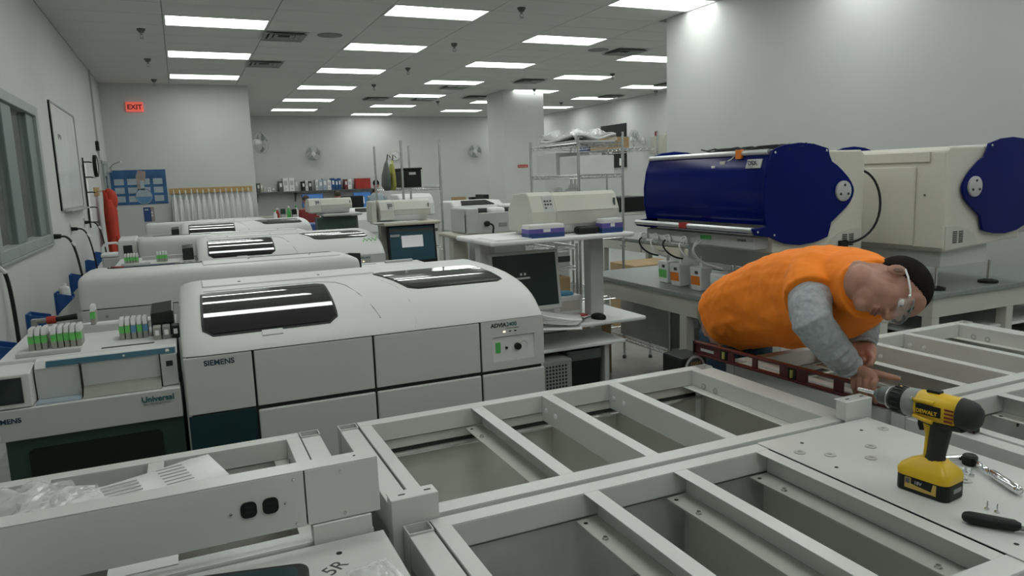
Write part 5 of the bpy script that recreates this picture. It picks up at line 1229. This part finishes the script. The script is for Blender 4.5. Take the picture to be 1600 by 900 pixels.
RS, RE, RW = Vector((2.093, 1.970, 1.279)), Vector((1.905, 1.785, 1.178)), Vector((2.075, 1.765, 1.000))
LS, LE, LW = Vector((2.40, 1.97, 1.262)), Vector((2.475, 2.06, 1.045)), Vector((2.435, 2.015, .985))
# head frame (camera-facing profile: crown to the right, face turned down)
cr, cu, cb = _r.copy(), _u.copy(), -_f
HU = (cr*.975+cu*-.06+cb*.06).normalized(); HF = cr*-.05+cu*-.82+cb*.56; HF = (HF-HU*HF.dot(HU)).normalized(); HX = HF.cross(HU)
HC = Vector((2.125, 1.658, 1.292)); HS = 1.06
HM = Matrix(((HX.x*HS, HF.x*HS, HU.x*HS, HC.x), (HX.y*HS, HF.y*HS, HU.y*HS, HC.y), (HX.z*HS, HF.z*HS, HU.z*HS, HC.z), (0, 0, 0, 1)))
H3 = HM.to_3x3()
def hp(x, y, z): return HM @ Vector((x, y, z))
def hell(b, c, r, rot=None): b.ell(hp(*c), r, rot=(H3 @ rot if rot is not None else H3), n=20, m=14)
b = MB()
torso(b, -.035, 1, 6)
# head
hell(b, (0, -.012, .035), (.075, .096, .086)); hell(b, (0, .030, -.03), (.064, .064, .086)); hell(b, (0, .042, -.085), (.050, .046, .036)); hell(b, (0, .072, -.105), (.024, .020, .017))
hell(b, (0, .055, .045), (.056, .040, .045)); hell(b, (0, .005, -.065), (.060, .066, .055)); hell(b, (0, -.010, -.095), (.060, .062, .045))
for s in (-1, 1):
    hell(b, (s*.034, .050, -.028), (.027, .030, .034)); hell(b, (s*.030, .082, .024), (.030, .015, .010)); hell(b, (s*.079, -.010, -.012), (.007, .019, .031), Matrix.Rotation(s*.25, 3, 'Z')); hell(b, (s*.0125, .102, -.036), (.009, .010, .008)); hell(b, (s*.040, .020, -.070), (.021, .045, .034))
b.tube([hp(0, .090, .014), hp(0, .102, -.008), hp(0, .114, -.028)], [.008, .010, .012], 10); hell(b, (0, .112, -.033), (.013, .013, .010))
hell(b, (0, .091, -.061), (.024, .010, .006)); hell(b, (0, .090, -.073), (.021, .010, .006))
b.tube([hp(0, -.022, -.03), hp(0, -.034, -.085), Vector((2.105, 1.745, 1.288)), Vector((2.20, 1.90, 1.255))], [.060, .060, .062, .06], 18)
# arms under the sleeves, legs
def limb(b, pts, rad, n=14): b.tube(pts, rad, n)
limb(b, [RS, RS.lerp(RE, .5), RE, RE.lerp(RW, .35), RW], [.055, .045, .042, .038, .028]); limb(b, [LS, LS.lerp(LE, .5), LE, LE.lerp(LW, .5), LW], [.055, .045, .042, .036, .028])
for s in (-1, 1): limb(b, [(2.37+s*.09, 2.66, .98), (2.37+s*.115, 2.70, .52), (2.37+s*.12, 2.80, .10), (2.37+s*.12, 2.74, .04)], [.10, .065, .045, .04])
# right hand: palm, four fingers hooked over the level, thumb pointing away
def hand(b, W_, K, F, N, side, fingers, thumb):
    """W_ wrist, K knuckle centre, F knuckle row direction, N back-of-hand normal; fingers: list of point chains"""
    for k in range(5): 
        q = (k-2)/2; b.tube([W_+F*q*.022, W_.lerp(K, .5)+F*q*.036+N*.004, K+F*q*.042], [.023, .020, .0145], 10)
    for ch, r0 in fingers: b.tube(ch, [r0, r0*.98, r0*.92, r0*.80][:len(ch)], 10); b.ell(ch[-1], (r0*.8,)*3, n=10, m=6)
    b.tube(thumb, [.019, .0145, .0125, .0100], 10); b.ell(thumb[-1], (.0100,)*3, n=10, m=6)
RK = Vector((2.092, 1.712, .982)); RFd = Vector((.10, 1, 0)).normalized()*-1
fing = []
for k, (q, ln) in enumerate(((-1.02, .9), (-.34, 1.0), (.34, 1.04), (1.02, .94))):
    k0 = RK+RFd*q*.042
    fing.append(([k0, k0+Vector((-.026, -.010, -.012))*ln, k0+Vector((-.028, -.014, -.050))*ln, k0+Vector((-.014, -.014, -.082))*ln], .0125))
th = [RW+Vector((.018, -.018, -.010)), Vector((2.118, 1.690, .988)), Vector((2.140, 1.665, .982)), Vector((2.165, 1.645, .976))]
hand(b, RW, RK, RFd, Vector((0, 0, 1)), 1, fing, th)
LK = Vector((2.365, 1.965, .955)); LFd = Vector((.6, -.8, 0)).normalized(); fl = []
for q in (-1.02, -.34, .34, 1.02):
    k0 = LK+LFd*q*.034; fl.append(([k0, k0+Vector((-.030, -.022, -.006)), k0+Vector((-.034, -.022, -.034)), k0+Vector((-.010, -.008, -.044))], .0095))
hand(b, LW, LK, LFd, Vector((0, 0, 1)), -1, fl, [LW+Vector((-.02, -.03, -.01)), Vector((2.37, 1.915, .955)), Vector((2.345, 1.905, .940)), Vector((2.325, 1.915, .925))])
body = mpart(b, 'body', 'skin', vox=.0042, it=5)
# fingernails, eyes, ear hollows, lips, hair
mpart(MB().ell(th[-1]+Vector((.002, -.003, .007)), (.006, .006, .002), n=8, m=5), 'thumb_nail', 'poster_warm', body)
for s in (-1, 1):
    e = MB(); hell(e, (s*.031, .079, .003), (.0125, .0125, .0125)); eo = mpart(e, 'eye', 'white', body); e = MB(); hell(e, (s*.031, .088, .001), (.006, .0045, .006)); mpart(e, 'iris', 'ink', eo)
    e = MB(); hell(e, (s*.031, .083, .009), (.016, .012, .006)); mpart(e, 'eyelid', 'skin', body); e = MB(); e.tube([hp(s*.012, .097, .026), hp(s*.032, .096, .031), hp(s*.052, .080, .026)], [.004, .005, .003], 8); mpart(e, 'eyebrow', 'hair', body)
    e = MB(); hell(e, (s*.084, -.006, -.010), (.003, .009, .016)); mpart(e, 'ear_hollow', 'ear_shade', body)  # shade of the ear hollow painted as a dark brown patch
e = MB(); hell(e, (0, .0965, -.0615), (.023, .007, .005)); hell(e, (0, .0955, -.0725), (.020, .007, .005)); mpart(e, 'lips', 'lip', body)
hb = bmesh.new(); bmesh.ops.create_uvsphere(hb, u_segments=96, v_segments=72, radius=1)
for v in hb.verts: v.co = Vector((v.co.x*.0785, v.co.y*.1000-.0125, v.co.z*.0900+.036))
def keep(c):
    line = -.012+1.15*(c.y+.012) if c.y > -.02 else .004+.9*(c.y+.02)
    if c.y > .045: line = .060+.25*(c.y-.045)
    return c.z > line
bmesh.ops.delete(hb, geom=[f_ for f_ in hb.faces if not keep(f_.calc_center_median())], context='FACES')
bmesh.ops.transform(hb, matrix=Matrix.Translation(-MO) @ HM, verts=hb.verts)
me = bpy.data.meshes.new('hair'); hb.to_mesh(me); hb.free()
hr = link('hair', me, 'hair', body, smooth=True); sd = hr.modifiers.new('thickness', 'SOLIDIFY'); sd.thickness = .005; sd.offset = -1
# safety glasses
g = MB().tube([hp(.082, -.012, .012), hp(.086, .02, .012), hp(.080, .062, .012), hp(.071, .080, .012)], .0032, 6); gl = mpart(g, 'glasses_temple', 'white', body)
mpart(MB().tube([hp(-.082, -.012, .012), hp(-.086, .02, .012), hp(-.080, .062, .012), hp(-.071, .080, .012)], .0032, 6), 'glasses_temple', 'white', body)
lens = mpart(MB().grid(lambda u, v: hp(.075*math.sin((u-.5)*2.3), .068+.046*math.cos((u-.5)*2.3), .018-.040*v), 18, 4), 'glasses_lens', 'lens', body); lens.modifiers.new('thickness', 'SOLIDIFY').thickness = .002
mpart(MB().tube([hp(.075*math.sin((u-.5)*2.3), .069+.046*math.cos((u-.5)*2.3), .022) for u in [k/14 for k in range(15)]], .0028, 6), 'glasses_rim', 'midgrey', body)
mpart(MB().ell(hp(.072, .080, .010), (.006, .006, .006), n=8, m=6), 'glasses_hinge', 'chrome', body)
# orange shirt with short sleeves
b = MB(); torso(b, .0)
b.tube([RS+Vector((.10, .02, .0)), RS+Vector((.02, .0, .005)), RS.lerp(RE, .30), RS.lerp(RE, .46)], [.115, .108, .098, .094], 18)
b.tube([LS+Vector((-.10, .02, .0)), LS+Vector((-.02, 0, .0)), LS.lerp(LE, .30), LS.lerp(LE, .55)], [.115, .105, .090, .084], 18)
# hanging belly of the shirt, hem
sh = mpart(b, 'shirt', 'orange', vox=.0065, it=1, disp=.022, size=.11)
b = MB(); b  .ring((0, 0, 0), .074, .008, n=28, m=8); o = b.build('collar', 'orange', sh, smooth=True)
Tn = (Vector(SP[8][0])-Vector(SP[7][0])).normalized(); o.matrix_local = Matrix.Translation(Vector(SP[8][0])-MO) @ Tn.to_track_quat('Z', 'Y').to_matrix().to_4x4()
# grey undershirt sleeves
def sleeve(S, E, W_, t0):
    b = MB(); p = [S.lerp(E, t0), S.lerp(E, .62), S.lerp(E, .85), E, E.lerp(W_, .25), E.lerp(W_, .5), E.lerp(W_, .72), E.lerp(W_, .90), W_.lerp(E, .02)]
    b.tube(p, [.077, .073, .070, .067, .064, .060, .055, .049, .045], 18)
    for k, (tt, rr) in enumerate(((.55, .062), (.68, .058), (.80, .054))):
        q = E.lerp(W_, tt); d = (W_-E).normalized(); b.ell(q, (rr+.004,)*2+(.016,), rot=d.to_track_quat('Z', 'Y').to_matrix())
    s_ = mpart(b, 'sleeve', 'sleeve', vox=.006, it=3, disp=.014, size=.05)
    q = W_.lerp(E, .03); d = (W_-E).normalized(); c = MB().ring((0, 0, 0), .042, .008, n=22, m=8).build('cuff', 'sleeve', s_, smooth=True); c.matrix_local = Matrix.Translation(q-MO) @ d.to_track_quat('Z', 'Y').to_matrix().to_4x4()
sleeve(RS, RE, RW, .36); sleeve(LS, LE, LW, .40)
# undershirt hem, jeans, belt, boots
b = MB(); b.loft([sec((2.375, 2.73, .985), (0, -.5, .35), .182, .13, .13), sec((2.375, 2.70, 1.01), (0, -.5, .35), .184, .13, .13)]); mpart(b, 'shirt_tail', 'khaki')
b = MB(); b.ell((2.375, 2.69, .95), (.178, .125, .13), n=20, m=12)
for s in (-1, 1): limb(b, [(2.37+s*.085, 2.675, .93), (2.37+s*.10, 2.68, .75), (2.37+s*.115, 2.70, .50), (2.37+s*.12, 2.76, .28), (2.37+s*.12, 2.80, .08)], [.105, .098, .078, .072, .068], 18)
mpart(b, 'jeans', 'jeans', vox=.010, it=2, disp=.012, size=.07)
for s in (-1, 1):
    x = 2.37+s*.12; b = MB().loft([[(x+.046*math.cos(a)*sx, 2.73+oy+.135*math.sin(a)*sy, z) for a in [2*PI*k/18 for k in range(18)]] for sx, sy, oy, z in ((1, 1, 0, 0), (1.05, 1.03, 0, .02), (1.0, 1.0, 0, .045), (.9, .75, .035, .085), (.95, .5, .065, .14))]); bo = mpart(b, 'boot', 'rubber')
    mpart(MB().loft([[(x+.050*math.cos(a), 2.73+.142*math.sin(a), z) for a in [2*PI*k/18 for k in range(18)]] for z in (0, .018)]), 'sole', 'black', bo)
# ================================================================== TOOLS AND SMALL THINGS ON THE BENCH FRAMES
ZB = .8841                                   # top of the cover plate
# --- cordless drill standing on its battery
t = thing('cordless_drill', 'yellow and black cordless drill standing on its battery on the steel plate', 'drill', (1.642, 1.150, ZB), 0)
# local frame: +x is forward (chuck), z up; rotated so that the chuck points to the upper left of the picture
def yel(b, nm, m, **k): return b.build(nm, m, t, **k)
bat = yel(MB().prism(rect_round(-.068, .062, -.040, .040, .018), 'z', .0, .040), 'battery', 'black', bevel=.004)
for s in (-1, 1):
    MB().prism([(-.042, .010), (-.036, .010), (-.010, .010), (.035, .010), (.035, .036), (.020, .036), (.020, .022), (-.030, .016), (-.034, .036), (-.042, .036)], 'y', *sorted((s*.0396, s*.0410))).build('battery_label', 'gold', bat)
    MB().box(.022, .033, *sorted((s*.0411, s*.0416)), .022, .034).build('battery_label', 'dkgrey', bat)
text('lettering', '18V', .012, 'ltgrey', bat, (.012, .0412, .024), rot=(PI/2, 0, PI)); MB().box(-.0690, -.0675, -.018, .014, .018, .028).build('battery_label', 'midgrey', bat)
fo = yel(MB().loft([[(x*sx+ox, y*sy, z) for x, y in rect_round(-.065, .060, -.041, .041, .02)] for sx, sy, ox, z in ((1.04, 1.04, 0, .040), (1.05, 1.05, 0, .052), (.97, .90, -.002, .064), (.62, .60, -.008, .078), (.42, .46, -.010, .086))]), 'foot_housing', 'yellow', smooth=40)
for x in (-.045, .03): MB().box(x, x+.022, -.0435, -.041, .050, .055).build('latch', 'orange_tape', fo)
# grip
def ovalring(cx, z, rx, ry, dx=0, n=14): return [(cx+rx*math.cos(2*PI*k/n), ry*math.sin(2*PI*k/n), z+dx*math.cos(2*PI*k/n)) for k in range(n)]
gr = yel(MB().loft([ovalring(-.012, .078, .026, .022), ovalring(-.014, .095, .022, .019), ovalring(-.018, .125, .0235, .020), ovalring(-.022, .155, .025, .0205), ovalring(-.026, .182, .029, .022)]), 'grip', 'rubber', smooth=50)
MB().loft([ovalring(.006, .080, .010, .012), ovalring(.004, .110, .009, .0135), ovalring(.002, .140, .0095, .014), ovalring(.004, .172, .016, .017), ovalring(.002, .190, .02, .02)]).build('grip_spine', 'yellow', gr, smooth=50)
tr = yel(MB().prism([(.010, .150), (.024, .146), (.030, .160), (.030, .180), (.012, .184)], 'y', -.010, .010), 'trigger', 'black', bevel=.003)
# motor housing: yellow shell, black rear cap, grey gearbox, chuck
ZA = .208
def axring(x, r, sy=1., dz=0, n=18): return [(x, r*sy*math.cos(2*PI*k/n), ZA+dz+r*math.sin(2*PI*k/n)) for k in range(n)]
mh = yel(MB().loft([axring(-.075, .034, .86), axring(-.06, .037, .88), axring(-.02, .0375, .9), axring(.028, .036, .92), axring(.034, .031, .92)]), 'motor_housing', 'yellow', smooth=40)
yel(MB().loft([axring(-.112, .010), axring(-.110, .022, .9), axring(-.100, .031, .9), axring(-.085, .036, .9), axring(-.068, .0378, .9)]), 'rear_cap', 'rubber', smooth=50)
yel(MB().prism([(-.085, .170), (-.02, .166), (.02, .172), (.0, .186), (-.075, .186)], 'y', -.024, .024), 'rear_underside', 'rubber', bevel=.006)
for s in (-1, 1):
    lp = MB().box(-.038, .022, *sorted((s*.0330, s*.0352)), .196, .221).build('name_plate', 'black', mh, bevel=.001)
    text('lettering', 'DEWALT', .0125, 'yellow', lp, (-.036 if s < 0 else .020, s*.0356, .200), rot=(PI/2, 0, 0 if s < 0 else PI), bold=.0003)
    for k in range(4): MB().box(-.066, -.046, *sorted((s*.0318, s*.0338)), .190+.009*k, .194+.009*k).build('vent_slot', 'vinyl_red', mh)
    MB().tube([(.028, s*.030, .226), (.0, s*.034, .228), (-.02, s*.034, .228)], .005, 6).build('clip_boss', 'yellow', mh, smooth=True)
    MB().tube([(.028, s*.030, .188), (.0, s*.034, .184), (-.02, s*.034, .182)], .005, 6).build('clip_boss', 'yellow', mh, smooth=True)
    MB().lathe([(.0045, 0), (.004, s*.004), (.001, s*.004)], (.034, s*.031, .229), axis='y', n=8).build('screw', 'zinc', mh)
MB().box(-.02, .012, -.009, .009, .243, .250).build('gear_switch', 'black', mh, bevel=.002)
gb = yel(MB().loft([axring(.030, .034, .95), axring(.034, .0355), axring(.060, .0335), axring(.064, .030)]), 'gearbox', 'midgrey', smooth=40)
cl = yel(MB().loft([axring(.062, .0305), axring(.066, .0325), axring(.094, .0315), axring(.098, .028)]), 'clutch_ring', 'black', smooth=40)
for k in range(18): a = 2*PI*k/18; MB().cbox((.080, .0322*math.cos(a), ZA+.0322*math.sin(a)), (.022, .003, .003)).build('grip_rib', 'rubber', cl)
MB().prism([(.086, ZA+.0315), (.078, ZA+.0315), (.082, ZA+.034)], 'y', -.004, .004).build('arrow_mark', 'gold', cl)
ch = yel(MB().loft([axring(.097, .0245), axring(.100, .0265), axring(.108, .0265), axring(.109, .0235), axring(.130, .0225), axring(.133, .019), axring(.146, .011)]), 'chuck', 'dkgrey', smooth=40)
MB().ring((.104, 0, ZA), .0268, .0015, axis='x', n=24, m=5).build('chuck_ring', 'alu', ch)
yel(MB().cyl((.144, 0, ZA), (.196, 0, ZA), .0046, n=8), 'nut_driver', 'zinc'); 
t.rotation_euler = (0, 0, math.radians(98)); t.scale = (1.0, 1.10, 1.05)
# --- ratchet
t = thing('ratchet', 'chrome socket ratchet lying right of the drill', 'ratchet', (1.885, 1.205, ZB), math.radians(-115))
MB().lathe([(.017, .0), (.019, .004), (.019, .024), (.015, .028), (.001, .028)], n=18).build('head', 'black', t, smooth=40)
MB().tube([(.014, 0, .014), (.05, 0, .014), (.09, 0, .014)], [.010, .0075, .0075], 8).build('shank', 'chrome', t, smooth=True)
MB().tube([(.085, 0, .014), (.095, 0, .014), (.19, 0, .014), (.20, 0, .014)], [.0075, .0115, .012, .009], 10).build('handle', 'chrome', t, smooth=True)
sk = MB().cyl((-.015, -.012, .014), (-.015, -.075, .012), .0085, n=12).build('extension', 'chrome', t, smooth=40); MB().cyl((-.015, -.060, .0125), (-.015, -.085, .0125), .0115, n=12).build('socket', 'chrome', sk, smooth=40)
# --- black handled tool
t = thing('pry_tool', 'flat tool with thick black handle at the right edge of the plate', 'hand tool', (1.557, 1.006, ZB), math.radians(-56))
MB().loft([[(x, y*s, .0145+z*s2) for y, z in [(.016*math.cos(2*PI*k/12), .0135*math.sin(2*PI*k/12)) for k in range(12)]] for x, s, s2 in ((0, .3, .3), (.004, .75, .75), (.015, 1, 1), (.06, 1.0, 1.0), (.10, .9, .95), (.112, .5, .6))]).build('handle', 'black', t, smooth=50)
MB().box(.108, .26, -.010, .010, .009, .013).build('blade', 'dkgrey', t, bevel=.001)
# --- screws and washers
for k, (x, y) in enumerate(((1.667, 1.018), (1.672, .998))):
    t = thing('screw', 'small silver screw standing on its head, %s of the two by the black handle' % ['rear', 'front'][k], 'screw', (x, y, ZB), 0, 'screws on the plate'); MB().lathe([(.006, 0), (.006, .002), (.003, .005), (.001, .005)], n=10).build('head', 'zinc', t); MB().cyl((0, 0, .004), (.001, 0, .020), .0022, .0012, 8).build('shank', 'zinc', t)
wl_ = ['leftmost, near the seam', 'second, below the first small hole', 'near the middle of the plate', 'right of the middle, behind the drill chuck', 'farthest back', 'in front of the ratchet']
for k, (x, y) in enumerate(((1.559, 1.487), (1.618, 1.432), (1.696, 1.361), (1.768, 1.421), (1.925, 1.506), (1.776, 1.144))):
    t = thing('washer', 'flat silver washer on the steel plate, %s' % wl_[k], 'washer', (x, y, ZB), 0, 'washers on the plate')
    MB().loft([[(r*math.cos(a), r*math.sin(a), z) for a in [2*PI*j/18 for j in range(18)]] for r, z in ((.006, 0), (.016, 0), (.016, .002), (.006, .002), (.006, 0))], cap=False).build('ring', 'galv', t); MB().ring((0, 0, .002), .0115, .0006, n=16, m=4).build('rim', 'galv', t)
t = thing('bit_packet', 'clear packet with blue card and loose bolts behind the drill battery', 'packet', (1.800, 1.185, ZB), .5)
MB().box(-.03, .03, -.02, .02, .0, .002).build('card', 'bluelab', t); MB().grid(lambda u, v: (-.04+.08*u, -.03+.06*v, .006+.006*math.sin(9*u)*math.cos(7*v)), 8, 8).build('film', 'plastic_film', t)
for k in range(3): b = MB().lathe([(.007, 0), (.007, .005), (.0035, .005), (.0035, .018), (.001, .018)], (.0+.014*(k % 2), -.035+.015*k, .0), n=6); b.build('bolt', 'zinc', t)
# --- spirit level, 1.22 m, on the frame edges
t = thing('spirit_level', 'long dark red spirit level lying along the right bench edge', 'spirit level', (2.141, 1.356, BZ+.0006), math.radians(4.4))
LL, HH, TT = 1.22, .062, .024
b = MB().box(-TT/2, TT/2, 0, LL, 0, .010).box(-TT/2, TT/2, 0, LL, HH-.010, HH)
webs = [(0, .03), (.085, .12), (.20, .245), (.345, .40), (.46, .50), (.615, .665), (.70, .745), (.86, .885), (.985, 1.02), (1.06, 1.22)]
for a, c in webs: b.box(-.005, .005, a, c, .010, HH-.010)
b.build('beam', 'level_red', t, bevel=.002)
for y in (.682, 1.04, .10):
    v = MB().box(-.0075, .0075, y-.018, y+.020, .0105, HH-.0105).build('vial_holder', 'black', t); MB().cyl((-.009, y, .016), (-.009, y, HH-.016), .007, n=10).build('vial', 'vial', v, smooth=40)
MB().box(-.0065, -.005, 1.10, 1.18, .024, .036).build('label_strip', 'alu', t)
for y in (0, LL): MB().box(-TT/2-.001, TT/2+.001, y-.004, y+.002, -.0002, HH+.001).build('end_cap', 'black', t)
# black case with round label on the far side
t = thing('tool_case', 'black case with round white and black label below the level end', 'tool case', (1.985, 2.56, 0), 0)
MB().box(-.02, .115, 0, .15, 0, .872).build('case', 'black', t, bevel=.01)
MB().lathe([(.055, 0), (.055, -.002), (.001, -.002)], (.05, 0, .822), axis='y', n=26).build('round_label', 'ltgrey', t); MB().lathe([(.042, -.002), (.042, -.003), (.001, -.003)], (.05, 0, .825), axis='y', n=26).build('round_print', 'ink', t); text('lettering', 'COAT', .02, 'gold', t, (.025, -.0035, .835))
# --- papers and plastic bag on the left frame
t = thing('document_stack', 'stack of printed sheets lying across the left bench frame', 'papers', (-.20, 2.13, BZ+.001), math.radians(14))
for k in range(6):
    o = MB().grid(lambda u, v: (-.17+.36*u+.008*k, -.09+.20*v-.005*k, .002*k+.02*u*u+.010*max(0, (.4-u))**2*k), 8, 3).build('sheet', 'paper', t, smooth=True); o.modifiers.new('thickness', 'SOLIDIFY').thickness = .0012
for r_ in range(6):
    for c_ in range(2): MB().box(-.06+.14*c_, .03+.12*c_, -.07+.025*r_, -.064+.025*r_, .0165+.011*c_, .0172+.011*c_).build('text_line', 'midgrey', t)
t = thing('plastic_bag', 'crumpled clear plastic bag on the left bench frame at the picture edge', 'plastic bag', (-.50, 2.17, BZ+.001), .3)
def crumple(seed, sx, sy, h):
    r_ = random.Random(seed); q = [(r_.uniform(5, 16), r_.uniform(5, 16), r_.random()*6, r_.random()*6) for _ in range(5)]
    return lambda u, v: (sx*(u-.5), sy*(v-.5), .004+h*max(0, math.sin(PI*u)*math.sin(PI*v))**.5*(.45+.55*abs(sum(math.sin(a*u+c)*math.sin(b_*v+d) for a, b_, c, d in q))/2.2))
MB().grid(crumple(2, .36, .22, .07), 26, 18).build('film', 'plastic_film', t)
t = thing('plastic_wrap', 'scrap of crumpled clear plastic wrap next to the papers on the left frame', 'plastic wrap', (-.36, 2.14, BZ+.016), .2); MB().grid(crumple(5, .18, .10, .035), 20, 14).build('film', 'plastic_film', t)
t = thing('plastic_wrap', 'clear plastic wrap on the plate beside the 5R marking', 'plastic wrap', (.302, 1.38, BZ+.0056), .2); MB().grid(crumple(8, .09, .15, .022), 22, 18).build('film', 'plastic_film', t)
t = thing('black_tray', 'black plastic tray with rounded corner on the lower left plate', 'tray', (.178, 1.497, BZ+.0052), math.radians(-13))
pts = rect_round(-.55, 0, -.32, 0, .03)
MB().prism(pts, 'z', 0, .022).build('base', 'rubber', t, bevel=.006); MB().prism(rect_round(-.53, -.02, -.30, -.02, .025), 'z', .0221, .026).build('lid', 'teal_dark', t, bevel=.003)
tag(MB().box(-.22, -.08, 1.67, 1.735, BZ+.0005, BZ+.002).build('loose_sheet', 'paper'), 'white sheet sticking out under the outlet channel', 'paper')
